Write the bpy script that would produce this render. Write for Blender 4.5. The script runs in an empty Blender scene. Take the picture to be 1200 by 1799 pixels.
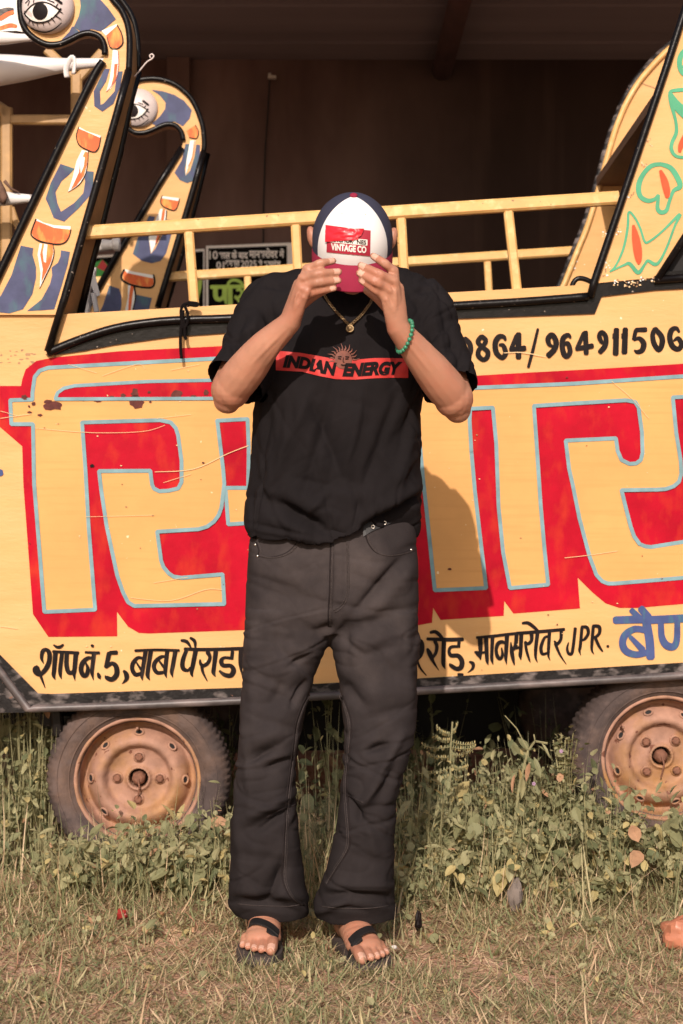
import bpy, bmesh, math, random
import numpy as np
from mathutils import Vector, Matrix, noise
from mathutils.bvhtree import BVHTree
from mathutils.geometry import tessellate_polygon

random.seed(7); rng = np.random.default_rng(7)
scene = bpy.context.scene
COL = scene.collection
PI = math.pi

# ------------------------------------------------------------------ camera
F = 3160.0                    # focal length in photo pixels (photo 1200 x 1799)
CAMH = 1.03                   # lens height
PITCH = math.atan((899.5 - 850.0) / F)
cam_data = bpy.data.cameras.new('camera')
cam = bpy.data.objects.new('camera', cam_data); COL.objects.link(cam)
cam_data.sensor_fit = 'VERTICAL'; cam_data.sensor_height = 36.0
cam_data.lens = 36.0 * F / 1799.0
cam_data.clip_start = 0.05; cam_data.clip_end = 3000
cam.location = (0, 0, CAMH)
cam.rotation_euler = (PI / 2 - PITCH, 0, 0)
cam_data.dof.use_dof = True
cam_data.dof.focus_distance = 4.05
cam_data.dof.aperture_fstop = 6.0
scene.camera = cam

# ------------------------------------------------------------------ light
SUN_EL, SUN_AZ = math.radians(30.0), math.radians(7.0)   # azimuth: from behind the camera, a little to the left
sun_dir = Vector((math.sin(SUN_AZ) * math.cos(SUN_EL), math.cos(SUN_AZ) * math.cos(SUN_EL), -math.sin(SUN_EL)))
world = bpy.data.worlds.new('World'); scene.world = world; world.use_nodes = True
wn = world.node_tree.nodes; wl = world.node_tree.links
sky = wn.new('ShaderNodeTexSky'); sky.sky_type = 'NISHITA'; sky.sun_disc = False
sky.sun_elevation = SUN_EL
sky.sun_rotation = math.atan2(-sun_dir.x, -sun_dir.y)
sky.dust_density = 3.0
wn['Background'].inputs['Strength'].default_value = 0.112
wl.new(sky.outputs['Color'], wn['Background'].inputs['Color'])
sd = bpy.data.lights.new('sun', 'SUN'); sd.energy = 4.15; sd.angle = math.radians(0.5); sd.color = (1.0, 0.885, 0.795)
so = bpy.data.objects.new('sun', sd); COL.objects.link(so)
so.rotation_euler = sun_dir.to_track_quat('-Z', 'Y').to_euler()
scene.view_settings.view_transform = 'Standard'; scene.view_settings.look = 'None'
scene.view_settings.exposure = 0.0; scene.view_settings.gamma = 1.0
scene.cycles.max_bounces = 6; scene.cycles.diffuse_bounces = 3; scene.cycles.glossy_bounces = 3

# ------------------------------------------------------------------ geometry helpers
def ray(px, py):
    a = (px - 600.0) / F; b = -(py - 899.5) / F
    c, s = math.cos(PITCH), math.sin(PITCH)
    return Vector((a, c + b * s, -s + b * c))
def P(px, py, y):
    d = ray(px, py); return Vector((0, 0, CAMH)) + d * (y / d.y)
def proj(co):                                  # co: (n,3) array -> pixel coords
    c, s = math.cos(PITCH), math.sin(PITCH)
    y = co[:, 1]; z = co[:, 2] - CAMH
    f = y * c - z * s; u = y * s + z * c
    return 600 + F * co[:, 0] / f, 899.5 - F * u / f
YAW = math.radians(1.5)
CN = Vector((math.sin(YAW), -math.cos(YAW), 0))      # cart side normal, towards the lens
CU = Vector((math.cos(YAW), math.sin(YAW), 0))
C0 = Vector((0, 4.84, 0))
def Cp(px, py, off=0.0):                        # photo pixel -> point on the cart's side plane
    d = ray(px, py); o = Vector((0, 0, CAMH))
    t = (off + CN.dot(C0) - CN.dot(o)) / CN.dot(d)
    return o + d * t

class MB:
    """collects faces with material slots; build() links ONE mesh object"""
    def __init__(s): s.v = []; s.f = []; s.m = []; s.mats = []; s.k = 0
    def mi(s, mat):
        if mat not in s.mats: s.mats.append(mat)
        return s.mats.index(mat)
    def add(s, verts, faces, mat):
        b = len(s.v); s.v += [tuple(v) for v in verts]; i = s.mi(mat)
        for f in faces: s.f.append(tuple(b + q for q in f)); s.m.append(i)
    def build(s, name, parent=None, smooth=False, auto=None):
        me = bpy.data.meshes.new(name); me.from_pydata(s.v, [], s.f)
        for m in s.mats: me.materials.append(m)
        me.polygons.foreach_set('material_index', s.m)
        me.polygons.foreach_set('use_smooth', [smooth] * len(s.f))
        me.update()
        if auto is not None: 
            me.polygons.foreach_set('use_smooth', [True] * len(s.f))
            me.set_sharp_from_angle(angle=math.radians(auto))
        return link(name, me, parent)
    # --- shapes
    def poly(s, pts, mat, surf, off=0.0):
        tri = tessellate_polygon([[Vector((p[0], -p[1], 0)) for p in pts]])
        s.add([surf(p[0], p[1], off) for p in pts], tri, mat)
    def stroke(s, pts, mat, surf, off=0.0015, sub=5, closed=False):
        q = catmull(pts, sub) if len(pts) > 2 else lerp_pts(pts, 6)
        n = len(q); L = []; R = []
        s.k += 1; base = off + (s.k % 40) * 0.00006
        def tang(i):
            a = q[max(0, i - 1)]; b = q[min(n - 1, i + 1)]
            dx, dy = b[0] - a[0], b[1] - a[1]; l = math.hypot(dx, dy) or 1
            return dx / l, dy / l
        rows = []
        t0 = tang(0); w0 = q[0][2]; rows.append((q[0][0] - t0[0] * w0 * .28, q[0][1] - t0[1] * w0 * .28, w0 * .6, t0))
        for i in range(n): rows.append((*q[i], tang(i)))
        t1 = tang(n - 1); w1 = q[-1][2]; rows.append((q[-1][0] + t1[0] * w1 * .28, q[-1][1] + t1[1] * w1 * .28, w1 * .6, t1))
        vs = []; fs = []
        for i, (x, y, w, t) in enumerate(rows):
            o = base + 0.00018 * i / len(rows)
            vs.append(surf(x + t[1] * w / 2, y - t[0] * w / 2, o)); vs.append(surf(x - t[1] * w / 2, y + t[0] * w / 2, o))
            if i: fs.append((2 * i - 2, 2 * i - 1, 2 * i + 1, 2 * i))
        s.add(vs, fs, mat)
    def outline(s, pts, w, mat, surf, off):
        n = len(pts)
        for i in range(n):
            a, b = pts[i], pts[(i + 1) % n]
            s.stroke([(a[0], a[1], w), (b[0], b[1], w)], mat, surf, off)
    def solid(s, front, back, mat, side=None):
        n = len(front); side = side or mat
        fl = [Vector(p) for p in front]
        nn = Vector((0, 0, 0))
        for i in range(n): nn += fl[i].cross(fl[(i + 1) % n])
        nn.normalize(); ax = nn.orthogonal().normalized(); ay = nn.cross(ax)
        tri = tessellate_polygon([[Vector((p.dot(ax), p.dot(ay), 0)) for p in fl]])
        s.add(front, tri, mat); s.add(back, [tuple(reversed(t)) for t in tri], mat)
        s.add(list(front) + list(back), [(i, (i + 1) % n, n + (i + 1) % n, n + i) for i in range(n)], side)
    def box(s, c, sx, sy, sz, mat, ax=(1, 0, 0), ay=(0, 1, 0), az=(0, 0, 1)):
        ax, ay, az = Vector(ax), Vector(ay), Vector(az); c = Vector(c)
        vs = [c + ax * (i * sx / 2) + ay * (j * sy / 2) + az * (k * sz / 2) for i in (-1, 1) for j in (-1, 1) for k in (-1, 1)]
        s.add(vs, [(0, 1, 3, 2), (4, 6, 7, 5), (0, 4, 5, 1), (2, 3, 7, 6), (0, 2, 6, 4), (1, 5, 7, 3)], mat)
    def bar(s, a, b, w, h, mat, up=Vector((0, 0, 1)), bev=0.0):
        a, b = Vector(a), Vector(b); t = (b - a).normalized(); sd_ = t.cross(up).normalized(); u = sd_.cross(t)
        c = .18 * min(w, h)
        prof = [(w / 2, h / 2 - c), (w / 2 - c, h / 2), (-w / 2 + c, h / 2), (-w / 2, h / 2 - c), (-w / 2, -h / 2 + c), (-w / 2 + c, -h / 2), (w / 2 - c, -h / 2), (w / 2, -h / 2 + c)]
        vs = [p + sd_ * x + u * y for p in (a, b) for x, y in prof]; n = 8
        s.add(vs, [tuple(range(n - 1, -1, -1)), tuple(range(n, 2 * n))] + [(i, (i + 1) % n, n + (i + 1) % n, n + i) for i in range(n)], mat)
    def tube(s, pts, r, mat, seg=12, caps=True, flat=1.0, wob=0.0):
        pts = [Vector(p) for p in pts]; n = len(pts)
        rs = r if isinstance(r, (list, tuple)) else [r] * n
        tg = [(pts[min(i + 1, n - 1)] - pts[max(i - 1, 0)]).normalized() for i in range(n)]
        u = tg[0].orthogonal().normalized()
        vs = []; fs = []
        for i in range(n):
            u = (u - tg[i] * u.dot(tg[i])).normalized(); w = tg[i].cross(u)
            for k in range(seg):
                a = 2 * PI * k / seg
                rr = rs[i] * (1 + wob * noise.noise(pts[i] * 25 + Vector((k * .7, 0, 0))))
                vs.append(pts[i] + u * (rr * math.cos(a)) + w * (rr * flat * math.sin(a)))
            if i:
                for k in range(seg):
                    fs.append(((i - 1) * seg + k, (i - 1) * seg + (k + 1) % seg, i * seg + (k + 1) % seg, i * seg + k))
        if caps: fs.append(tuple(range(seg - 1, -1, -1))); fs.append(tuple(range((n - 1) * seg, n * seg)))
        s.add(vs, fs, mat)
    def ball(s, c, rx, ry, rz, mat, seg=16, rings=10, R=None):
        c = Vector(c); vs = [c + (R @ Vector((0, 0, rz)) if R else Vector((0, 0, rz)))]; fs = []
        for i in range(1, rings):
            th = PI * i / rings
            for k in range(seg):
                a = 2 * PI * k / seg
                p = Vector((rx * math.sin(th) * math.cos(a), ry * math.sin(th) * math.sin(a), rz * math.cos(th)))
                vs.append(c + (R @ p if R else p))
        vs.append(c + (R @ Vector((0, 0, -rz)) if R else Vector((0, 0, -rz))))
        for k in range(seg): fs.append((0, 1 + k, 1 + (k + 1) % seg))
        for i in range(rings - 2):
            for k in range(seg):
                a = 1 + i * seg
                fs.append((a + k, a + seg + k, a + seg + (k + 1) % seg, a + (k + 1) % seg))
        last = len(vs) - 1; a = 1 + (rings - 2) * seg
        for k in range(seg): fs.append((last, a + (k + 1) % seg, a + k))
        s.add(vs, fs, mat)
    def lathe(s, prof, c, ax, mat, seg=64, mod=None, R0=None):
        """prof: (radius, height along ax)"""
        ax = Vector(ax).normalized(); u = Vector((1, 0, 0)); u = (u - ax * u.dot(ax)).normalized(); w = ax.cross(u); c = Vector(c)
        vs = []; fs = []
        for i, (r, h) in enumerate(prof):
            for k in range(seg):
                a = 2 * PI * k / seg
                rr = r + (mod(i, k, r) if mod else 0)
                vs.append(c + ax * h + (u * math.cos(a) + w * math.sin(a)) * rr)
            if i:
                for k in range(seg):
                    fs.append(((i - 1) * seg + k, i * seg + k, i * seg + (k + 1) % seg, (i - 1) * seg + (k + 1) % seg))
        s.add(vs, fs, mat)

def catmull(pts, sub=6):
    pts = [tuple(p) for p in pts]; n = len(pts); out = []
    for i in range(n - 1):
        p0 = pts[max(i - 1, 0)]; p1 = pts[i]; p2 = pts[i + 1]; p3 = pts[min(i + 2, n - 1)]
        for k in range(sub):
            t = k / sub
            out.append(tuple(.5 * (2 * b + (c - a) * t + (2 * a - 5 * b + 4 * c - d) * t * t + (-a + 3 * b - 3 * c + d) * t ** 3)
                             for a, b, c, d in zip(p0, p1, p2, p3)))
    out.append(pts[-1]); return out
def lerp_pts(pts, n):
    return [tuple(a + (b - a) * i / n for a, b in zip(pts[0], pts[1])) for i in range(n + 1)]
def crop(ox, oy, sc, pts):                     # coordinates read off an enlarged crop -> photo pixels
    return [(ox + p[0] / sc, oy + p[1] / sc) + ((p[2] / sc,) if len(p) > 2 else ()) for p in pts]

ROOT_LOC = {}
def link(name, me, parent=None):
    o = bpy.data.objects.new(name, me); COL.objects.link(o)
    if parent is not None:
        o.parent = parent
        base = Vector((0, 0, 0)); p = parent
        while p is not None: base += p.location; p = p.parent
        o.location = -base
    return o
def thing(name, label, cat, loc=(0, 0, 0), group=None):
    o = bpy.data.objects.new(name, None); COL.objects.link(o); o.location = loc; o.empty_display_size = .1
    tag(o, label, cat, group); return o
def tag(o, label, cat, group=None):
    o['label'] = label; o['category'] = cat
    if group: o['group'] = group
def struct(o): o['kind'] = 'structure'
def stuff(o): o['kind'] = 'stuff'

# ------------------------------------------------------------------ materials
def mat(name, col, rough=.6, var=None, bump=None, metal=0.0, spec=.5, col2=None, spots=None, stretch=(1, 1, 1), sss=0.0, streak=None, trans=0.0, axis=None):
    """var=(scale,amount) value variation; col2 mixed by a second noise (scale, lo, hi); bump=(scale,strength,distance); spots=(colour,scale,threshold)"""
    m = bpy.data.materials.new(name); m.use_nodes = True
    nt = m.node_tree; N = nt.nodes; L = nt.links; b = N['Principled BSDF']
    b.inputs['Roughness'].default_value = rough; b.inputs['Metallic'].default_value = metal
    b.inputs['Specular IOR Level'].default_value = spec
    tc = N.new('ShaderNodeTexCoord'); mp = N.new('ShaderNodeMapping'); mp.inputs['Scale'].default_value = stretch
    L.new(tc.outputs['Object'], mp.inputs['Vector'])
    def nz(scale, detail=5, rough_=.6, stretched=True):
        n = N.new('ShaderNodeTexNoise'); n.inputs['Scale'].default_value = scale; n.inputs['Detail'].default_value = detail; n.inputs['Roughness'].default_value = rough_
        L.new(mp.outputs['Vector'] if stretched else tc.outputs['Object'], n.inputs['Vector']); return n.outputs['Fac']
    def ramp(src, lo, hi):
        r = N.new('ShaderNodeMapRange'); r.inputs['From Min'].default_value = lo; r.inputs['From Max'].default_value = hi
        L.new(src, r.inputs['Value']); return r.outputs['Result']
    def mix(f, a, b_, mode='MIX'):
        x = N.new('ShaderNodeMix'); x.data_type = 'RGBA'; x.blend_type = mode
        for sock, val in ((x.inputs[0], f), (x.inputs[6], a), (x.inputs[7], b_)):
            if hasattr(val, 'is_linked'): L.new(val, sock)
            elif isinstance(val, (int, float)): sock.default_value = val
            else: sock.default_value = (*val, 1)
        return x.outputs[2]
    out = None
    c = tuple(col)
    if col2:
        out = mix(ramp(nz(col2[1]), col2[2], col2[3]), c, col2[0])
    if axis:                                    # (colour, object axis, from, to): the material changes along the thing
        sx = N.new('ShaderNodeSeparateXYZ'); L.new(tc.outputs['Object'], sx.inputs[0])
        ad = N.new('ShaderNodeMath'); ad.operation = 'MULTIPLY_ADD'; ad.inputs[1].default_value = .3 * (axis[3] - axis[2]); L.new(nz(3.0, 4, .6, False), ad.inputs[0]); L.new(sx.outputs[axis[1]], ad.inputs[2])
        sh_ = .15 * (axis[3] - axis[2])
        out = mix(ramp(ad.outputs[0], axis[2] + sh_, axis[3] + sh_), out if out else c, axis[0])
    if var:
        lo = tuple(max(0, 1 - var[1]) for _ in range(3)); hi = tuple(1 + var[1] for _ in range(3))
        v = mix(ramp(nz(var[0]), .3, .7), lo, hi)
        out = mix(1.0, out if out else c, v, 'MULTIPLY')
    if streak:
        n = N.new('ShaderNodeTexNoise'); n.inputs['Scale'].default_value = streak[1]; n.inputs['Detail'].default_value = 4
        mp2 = N.new('ShaderNodeMapping'); mp2.inputs['Scale'].default_value = streak[4]
        L.new(tc.outputs['Object'], mp2.inputs['Vector']); L.new(mp2.outputs['Vector'], n.inputs['Vector'])
        out = mix(ramp(n.outputs['Fac'], streak[2], streak[3]), out if out else c, streak[0])
    if spots:
        out = mix(ramp(nz(spots[1], 3, .5, False), spots[2], spots[2] + .02), out if out else c, spots[0])
    if out: L.new(out, b.inputs['Base Color'])
    else: b.inputs['Base Color'].default_value = (*c, 1)
    if bump:
        bp = N.new('ShaderNodeBump'); bp.inputs['Strength'].default_value = bump[1]; bp.inputs['Distance'].default_value = bump[2] if len(bump) > 2 else .002
        L.new(nz(bump[0], 4), bp.inputs['Height']); L.new(bp.outputs['Normal'], b.inputs['Normal'])
    if sss:
        b.inputs['Subsurface Weight'].default_value = sss; b.inputs['Subsurface Scale'].default_value = .006
        b.inputs['Subsurface Radius'].default_value = (1, .35, .2)
    if trans:
        tr = N.new('ShaderNodeBsdfTranslucent'); ms = N.new('ShaderNodeMixShader'); ms.inputs[0].default_value = trans
        if out: L.new(out, tr.inputs['Color'])
        else: tr.inputs['Color'].default_value = (*c, 1)
        L.new(b.outputs[0], ms.inputs[1]); L.new(tr.outputs[0], ms.inputs[2]); L.new(ms.outputs[0], N['Material Output'].inputs['Surface'])
    return m

M_yel = mat('yellow_enamel', (.69, .380, .152), .40, (3.0, .07), (26, .30, .003), stretch=(1, 1, 4), spec=.16, streak=((.72, .43, .19), 4, .42, .85, (1, 1, 5)), spots=((.80, .66, .45), 55, .735))
M_yel2 = mat('yellow_letter_enamel', (.68, .352, .124), .43, (4.0, .08), (30, .26, .003), spec=.12, streak=((.62, .31, .105), 6, .5, .85, (.6, 1, 14)), spots=((.80, .64, .40), 60, .74))
M_red = mat('red_enamel', (.43, .0055, .020), .43, (6, .22), (30, .28, .003), spec=.07, streak=((.54, .042, .018), 7, .50, .85, (3, 1, 1.5)))
M_blue_line = mat('pale_blue_enamel', (.20, .325, .355), .5, (20, .2), spec=.12)
M_ink = mat('black_lettering_enamel', (.012, .008, .008), .5, (18, .3), spec=.10, streak=((.045, .032, .028), 20, .6, .8, (4, 1, 1)))
M_blue = mat('blue_enamel', (.06, .085, .21), .5, (14, .2), spec=.12, streak=((.06, .16, .20), 18, .55, .75, (3, 1, 1)))
M_blue2 = mat('slate_blue_enamel', (.075, .082, .155), .5, (14, .25), spec=.15, streak=((.07, .16, .17), 12, .5, .75, (2, 1, 1)))
M_orange = mat('orange_enamel', (.74, .13, .035), .45, (14, .15), spec=.2, streak=((.85, .36, .08), 16, .5, .7, (3, 1, 1)))
M_wpaint = mat('white_enamel', (.82, .77, .70), .45, (20, .08))
M_eye = mat('eyeball_enamel', (.60, .50, .47), .4, (12, .12), (40, .1, .002))
M_green = mat('sea_green_enamel', (.09, .36, .20), .45, (16, .15), spec=.15)
M_coral = mat('coral_enamel', (.72, .09, .035), .45, (16, .15), spec=.15)
M_dkred = mat('dark_red_enamel', (.35, .03, .02), .5)
M_pipe = mat('black_pipe_paint', (.006, .0045, .0045), .30, (40, .4), (70, .35, .002), spec=.20, spots=((.28, .22, .18), 90, .71))
M_trim = mat('worn_black_trim', (.012, .010, .010), .45, (25, .4), (60, .6, .003), spec=.2, streak=((.17, .14, .13), 30, .50, .68, (.8, 1, 1.6)), spots=((.20, .10, .07), 40, .72))
M_trimpipe = mat('worn_trim_pipe', (.085, .07, .068), .45, (30, .3), (60, .3, .002), streak=((.22, .17, .16), 30, .5, .75, (.3, 1, 1)))
M_rust = mat('rust_patch', (.10, .022, .016), .85, (60, .3), (120, .5, .003))
M_scratch = mat('scratched_primer', (.74, .50, .26), .6)
M_rail = mat('yellow_rail_paint', (.70, .40, .14), .45, (18, .12), (80, .25, .002), streak=((.82, .62, .30), 30, .55, .8, (1, 1, 1)), spots=((.30, .16, .06), 70, .72))
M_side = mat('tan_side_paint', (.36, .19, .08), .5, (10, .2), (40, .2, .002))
M_wood = mat('raw_plank', (.19, .10, .055), .75, (10, .25), (30, .4, .003), stretch=(1, .3, 6))
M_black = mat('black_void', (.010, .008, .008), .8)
M_tyre = mat('dusty_tyre', (.075, .056, .052), .85, (14, .25), (110, .7, .003), spec=.12, col2=((.21, .13, .095), 5, .46, .72), streak=((.14, .10, .088), 24, .5, .7, (1, 1, 1)))
M_rim = mat('rusty_yellow_rim', (.36, .185, .07), .65, (20, .25), (70, .5, .002), spec=.2, col2=((.37, .205, .145), 7, .30, .54), spots=((.17, .07, .045), 34, .66))
M_rustnut = mat('rusty_nut', (.20, .085, .05), .8, (60, .3), (100, .5, .002))
M_pole = mat('white_fibreglass', (.80, .74, .70), .35, (8, .06))
# ================================================================== PARADE CART
cart = thing('parade_cart', 'yellow painted parade cart with swan neck ends and big red shadowed lettering', 'cart', (0, 4.84, 0))
R1 = [(-60,678),(37,678),(39,667),(45,649),(64,634),(94,628),(210,617),(390,608),(600,594),(600,1104),(427,1107),(262,1113),(244,1112),(225,1101),(205.5,1075),(206,1118),(85,1119),(58,1079),(41,850),(39,784),(2,752),(-60,700)]
R2 = [(604,594+70),(836,660),(920,655),(1068,647),(1200,639),(1330,630),(1330,1050),(1200,1061),(1120,1068),(1088,1068),(1064,1060),(1040,1040),(1015,1015),(1019,1069),(902,1078),(886,1056),(885,1082),(774,1089),(761,1068),(759,1094),(732,1099),(604,1104)]
Y1 = [(78,1075),(167,1071),(155.6,925),(150,825),(144,742),(281,738),(300,742),(309,752),(313,765),(319,810),(319,847),(313,858),(296,862),(280,863),(270,858),(267,851),(264,827),(174,827.6),(178,862),(187.5,925),(206,1011),(216,1040),(225,1058),(236,1064.5),(394,1061),(391,1009),(319,1015),(305,1013),(296,1007),(287,996),(283,985),(276,934),(349,929.5),(364,925),(376,916),(384,905),(389,891),(394,850),(392,825),(382,742),(381,739),(435,736),(437,787),(436,857),(396,857),(401,921),(500,915),(500,622),(378,630),(210,639),(85,646),(70,651),(61,662),(57,690),(57,702),(18,703),(20,745),(58,745),(60,850),(68,950)]
Ymid = [(504,640),(700,690),(700,750),(690,750),(690,1040),(610,1044),(600,750),(504,740)]
Y2 = [(704,689),(738,687),(840,681),(1008,674),(1200,661),(1330,652),(1330,690),(1182,698),(1188,760),(1196,810),(1197,832),(1193,846),(1184,854),(1170,859),(1156,860),(1092,861),(1100,894),(1108,925),(1114,942),(1124,956),(1134,960),(1144,961),(1200,952),(1280,945),(1280,1009),(1200,1015),(1080,1025),(1068,1025),(1058,1021),(1048,1010),(1036,978),(1018,910),(1006,850),(1000,824),(994,774),(1082,770),(1085,792),(1092,808),(1106,815),(1118,814),(1126,808),(1129,796),(1128,760),(1122,716),(1116,706),(1100,703),(1000,709),(938,713),(944,800),(950,890),(957,970),(963,1027),(896,1033),(884,970),(876,890),(872,780),(866,716),(826,718),(825,738),(828,792),(834,860),(842,930),(854,1033),(764,1037),(760,1000),(750,902),(744,848),(735,750),(704,750)]
RIN = [(97,701),(101,690),(112,682),(131,677.6),(262,670),(366,668),(470,662),(470,697),(366,700)]

sp = MB()
body_px = [(-420,560),(-35,553),(110,552),(410,535),(700,519),(1035,500),(1045,495),(1330,480),(1330,1195),(1200,1194),(1024,1204),(732,1218),(426,1233),(49,1250),(0,1185),(-420,1185)]
fr = [Cp(x, y, 0) for x, y in body_px]; bk = [p - CN * .05 for p in fr]
sp.solid(fr, bk, M_yel)
# box behind the side sheet (kept clear of the wheels)
bx = [Cp(x, y, 0) for x, y in [(-400,575),(110,562),(1035,510),(1320,498),(1320,1090),(-400,1180)]]
sp.solid([p - CN * .051 for p in bx], [p - CN * 1.25 for p in bx], M_black)  # coloured black so the shade under the cart stays deep
# red and yellow letters laid on as coats of paint
sp.poly(R1, M_red, Cp, .0010); sp.poly(R2, M_red, Cp, .0011)
for Y, o in ((Y1, .0020), (Ymid, .0021), (Y2, .0022)): sp.poly(Y, M_yel2, Cp, o)
sp.outline(Y1, 6.8, M_blue_line, Cp, .0030); sp.outline(Y2, 6.8, M_blue_line, Cp, .0030)
sp.poly(RIN, M_red, Cp, .0032); sp.outline(RIN, 6.0, M_blue_line, Cp, .0040)
sp.stroke([(-6,832,12),(2,830,12)], M_blue, Cp, .0015)
# --- brush lettering, traced stroke by stroke
def ink(ox, oy, sc, strokes, m=M_ink):
    for s in strokes: sp.stroke([(x, y, w * ((1.3 if oy < 600 else 1.16) if w > 1.5 else 1)) for x, y, w in crop(ox, oy, sc, s)], m, Cp, .0018)
ink(50,1110,6,[
 [(160,335,8),(138,275,30),(150,205,38),(185,188,34),(218,220,42),(220,300,44),(195,370,46),(150,430,40),(110,450,36),(72,425,40),(66,385,36),(92,362,22)],
 [(95,372,30),(125,450,30)],[(125,455,28),(145,510,22),(175,590,8)],
 [(285,215,44),(270,400,40),(265,460,34),(283,505,4)],[(355,215,36),(335,380,38),(335,450,30),(348,497,4)],[(258,208,26),(400,215,28),(525,222,30)],
 [(265,138,14),(300,160,26),(335,158,30),(366,135,20)],
 [(405,225,40),(400,340,42),(420,420,42),(460,430,36),(485,390,30)],[(500,225,44),(485,400,40),(480,450,30),(490,515,4)],
 [(600,215,22),(745,222,28)],[(664,140,20),(676,150,30),(684,162,10)],[(690,225,40),(670,400,36),(672,450,28),(685,510,4)],
 [(685,285,22),(630,275,34),(575,320,44),(553,390,44),(575,455,44),(612,452,40),(625,385,34),(604,325,14)],
 [(732,435,20),(745,470,36),(756,497,8)],
 [(930,218,40),(860,220,36)],[(850,225,44),(818,370,40)],[(818,372,30),(880,332,36),(925,370,46),(928,450,48),(880,500,44),(825,482,38),(808,462,10)],
 [(1005,412,26),(1032,450,46),(1030,500,36),(985,548,4)]])
ink(220,1110,5.4545,[
 [(95,180,22),(300,172,22),(515,178,22)],[(195,185,36),(170,340,34),(158,420,30),(165,465,4)],[(172,255,24),(120,250,30),(75,300,38),(68,360,36),(100,410,36),(150,400,30)],[(105,290,14),(150,360,22)],
 [(245,190,38),(220,350,36),(215,420,34),(237,465,4)],[(402,190,36),(385,350,36),(385,400,28),(398,443,4)],[(390,240,20),(345,240,30),(290,285,36),(275,340,36),(305,390,34),(360,390,30)],[(320,270,16),(370,340,24)],
 [(480,190,38),(455,330,36),(445,390,30),(458,440,4)],[(570,165,28),(800,170,30),(1180,158,30)],[(585,180,32),(550,280,38),(555,350,38),(600,370,26),(625,340,18)],[(675,180,40),(650,310,38),(635,390,30),(645,428,12)],
 [(538,82,24),(590,95,30),(630,150,14)],[(625,58,22),(665,90,30),(672,150,16)],
 [(790,195,40),(812,245,30),(790,300,32),(745,325,30),(720,300,26),(718,268,16)],[(735,315,30),(742,380,24),(785,470,9)],
 [(868,190,40),(850,340,36),(845,390,34),(865,430,5)],[(1028,190,30),(1020,250,30)],[(1030,255,24),(950,248,26),(920,280,38),(940,322,36),(1010,325,34),(1038,370,44),(1010,418,40),(950,410,34),(905,375,20)],
 [(1110,180,40),(1105,300,36),(1118,410,10)]])
ink(725,1090,6,[
 [(30,205,24),(85,225,46),(100,300,44),(75,370,46),(30,415,40)],[(45,415,24),(80,500,20),(145,580,9)],
 [(155,195,28),(350,202,36),(530,198,34)],[(188,127,26),(240,120,34),(290,160,34),(322,198,24)],[(235,220,34),(256,270,32),(245,340,30),(210,390,30)],[(155,300,24),(180,350,44),(215,430,28),(275,525,7)],
 [(330,215,40),(325,380,40),(325,460,36),(343,512,5)],[(490,215,32),(485,270,28)],[(495,275,24),(410,278,28),(384,320,30),(405,368,36),(480,372,40),(520,430,46),(508,495,46),(460,508,40),(402,472,34),(392,452,10)],[(482,572,32),(528,572,28)],
 [(600,435,18),(636,455,34),(632,505,26),(580,550,4)],
 [(675,180,24),(850,165,28),(1000,146,26),(1200,126,28)],[(710,180,44),(715,300,40),(715,410,14)],[(655,330,16),(690,350,44),(715,395,20)],[(700,345,22),(785,330,20)],[(775,180,40),(780,330,38),(785,420,32),(797,470,4)],
 [(842,170,36),(835,330,32),(835,410,30),(850,465,4)],[(990,255,16),(945,225,32),(900,245,36),(880,310,32),(895,380,34),(925,402,30),(946,360,28),(938,290,14)],[(995,160,40),(985,330,36),(982,400,30),(992,465,4)],
 [(1095,150,36),(1085,260,36),(1060,305,32)],[(1035,232,12),(1045,330,38),(1060,410,30),(1072,465,12)],[(1070,292,28),(1135,282,24)],[(1145,140,40),(1140,300,36),(1135,370,34),(1143,418,7)]])
ink(900,1070,4,[
 [(30,170,20),(180,160,22),(365,143,20)],[(72,100,16),(110,98,22),(150,125,22),(182,155,16)],[(135,172,26),(135,220,22),(110,245,20),(92,228,12)],[(92,232,18),(100,290,18),(118,350,14),(128,376,3)],
 [(178,165,24),(165,280,22),(165,340,16),(178,376,3)],[(262,160,22),(255,280,20),(255,330,14),(267,362,3)],[(252,190,14),(225,205,18),(202,270,22),(212,315,20),(248,308,14)],
 [(345,160,22),(340,215,20),(315,245,20),(297,225,12)],[(303,243,20),(335,320,14),(380,388,4)],
 [(443,135,20),(430,250,20),(418,312,20),(395,310,18),(386,275,16),(396,235,7)],[(490,130,20),(478,260,20),(472,290,16),(482,325,3)],[(488,125,18),(525,130,22),(534,170,20),(510,210,18),(485,220,10)],
 [(570,120,20),(560,240,20),(560,290,14),(575,318,3)],[(568,118,18),(610,125,24),(612,170,20),(580,202,18)],[(585,205,20),(610,260,18),(635,297,10)],[(668,262,16),(676,262,16)]])
ink(900,1070,4,[[(838,8,34),(900,68,38)],[(905,-4,44),(958,58,46)],[(722,78,46),(910,72,48),(1000,75,48),(1330,58,50)],[(940,80,52),(965,220,52),(972,340,52)],
 [(932,148,38),(860,140,40),(795,180,44),(775,240,44),(800,295,44),(870,320,40),(945,305,38)],[(830,195,26),(915,285,40)],
 [(1045,85,36),(1050,190,40),(1080,250,46),(1130,265,44),(1156,220,40),(1160,100,36)],[(1250,85,40),(1255,300,40)]], M_blue)
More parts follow.
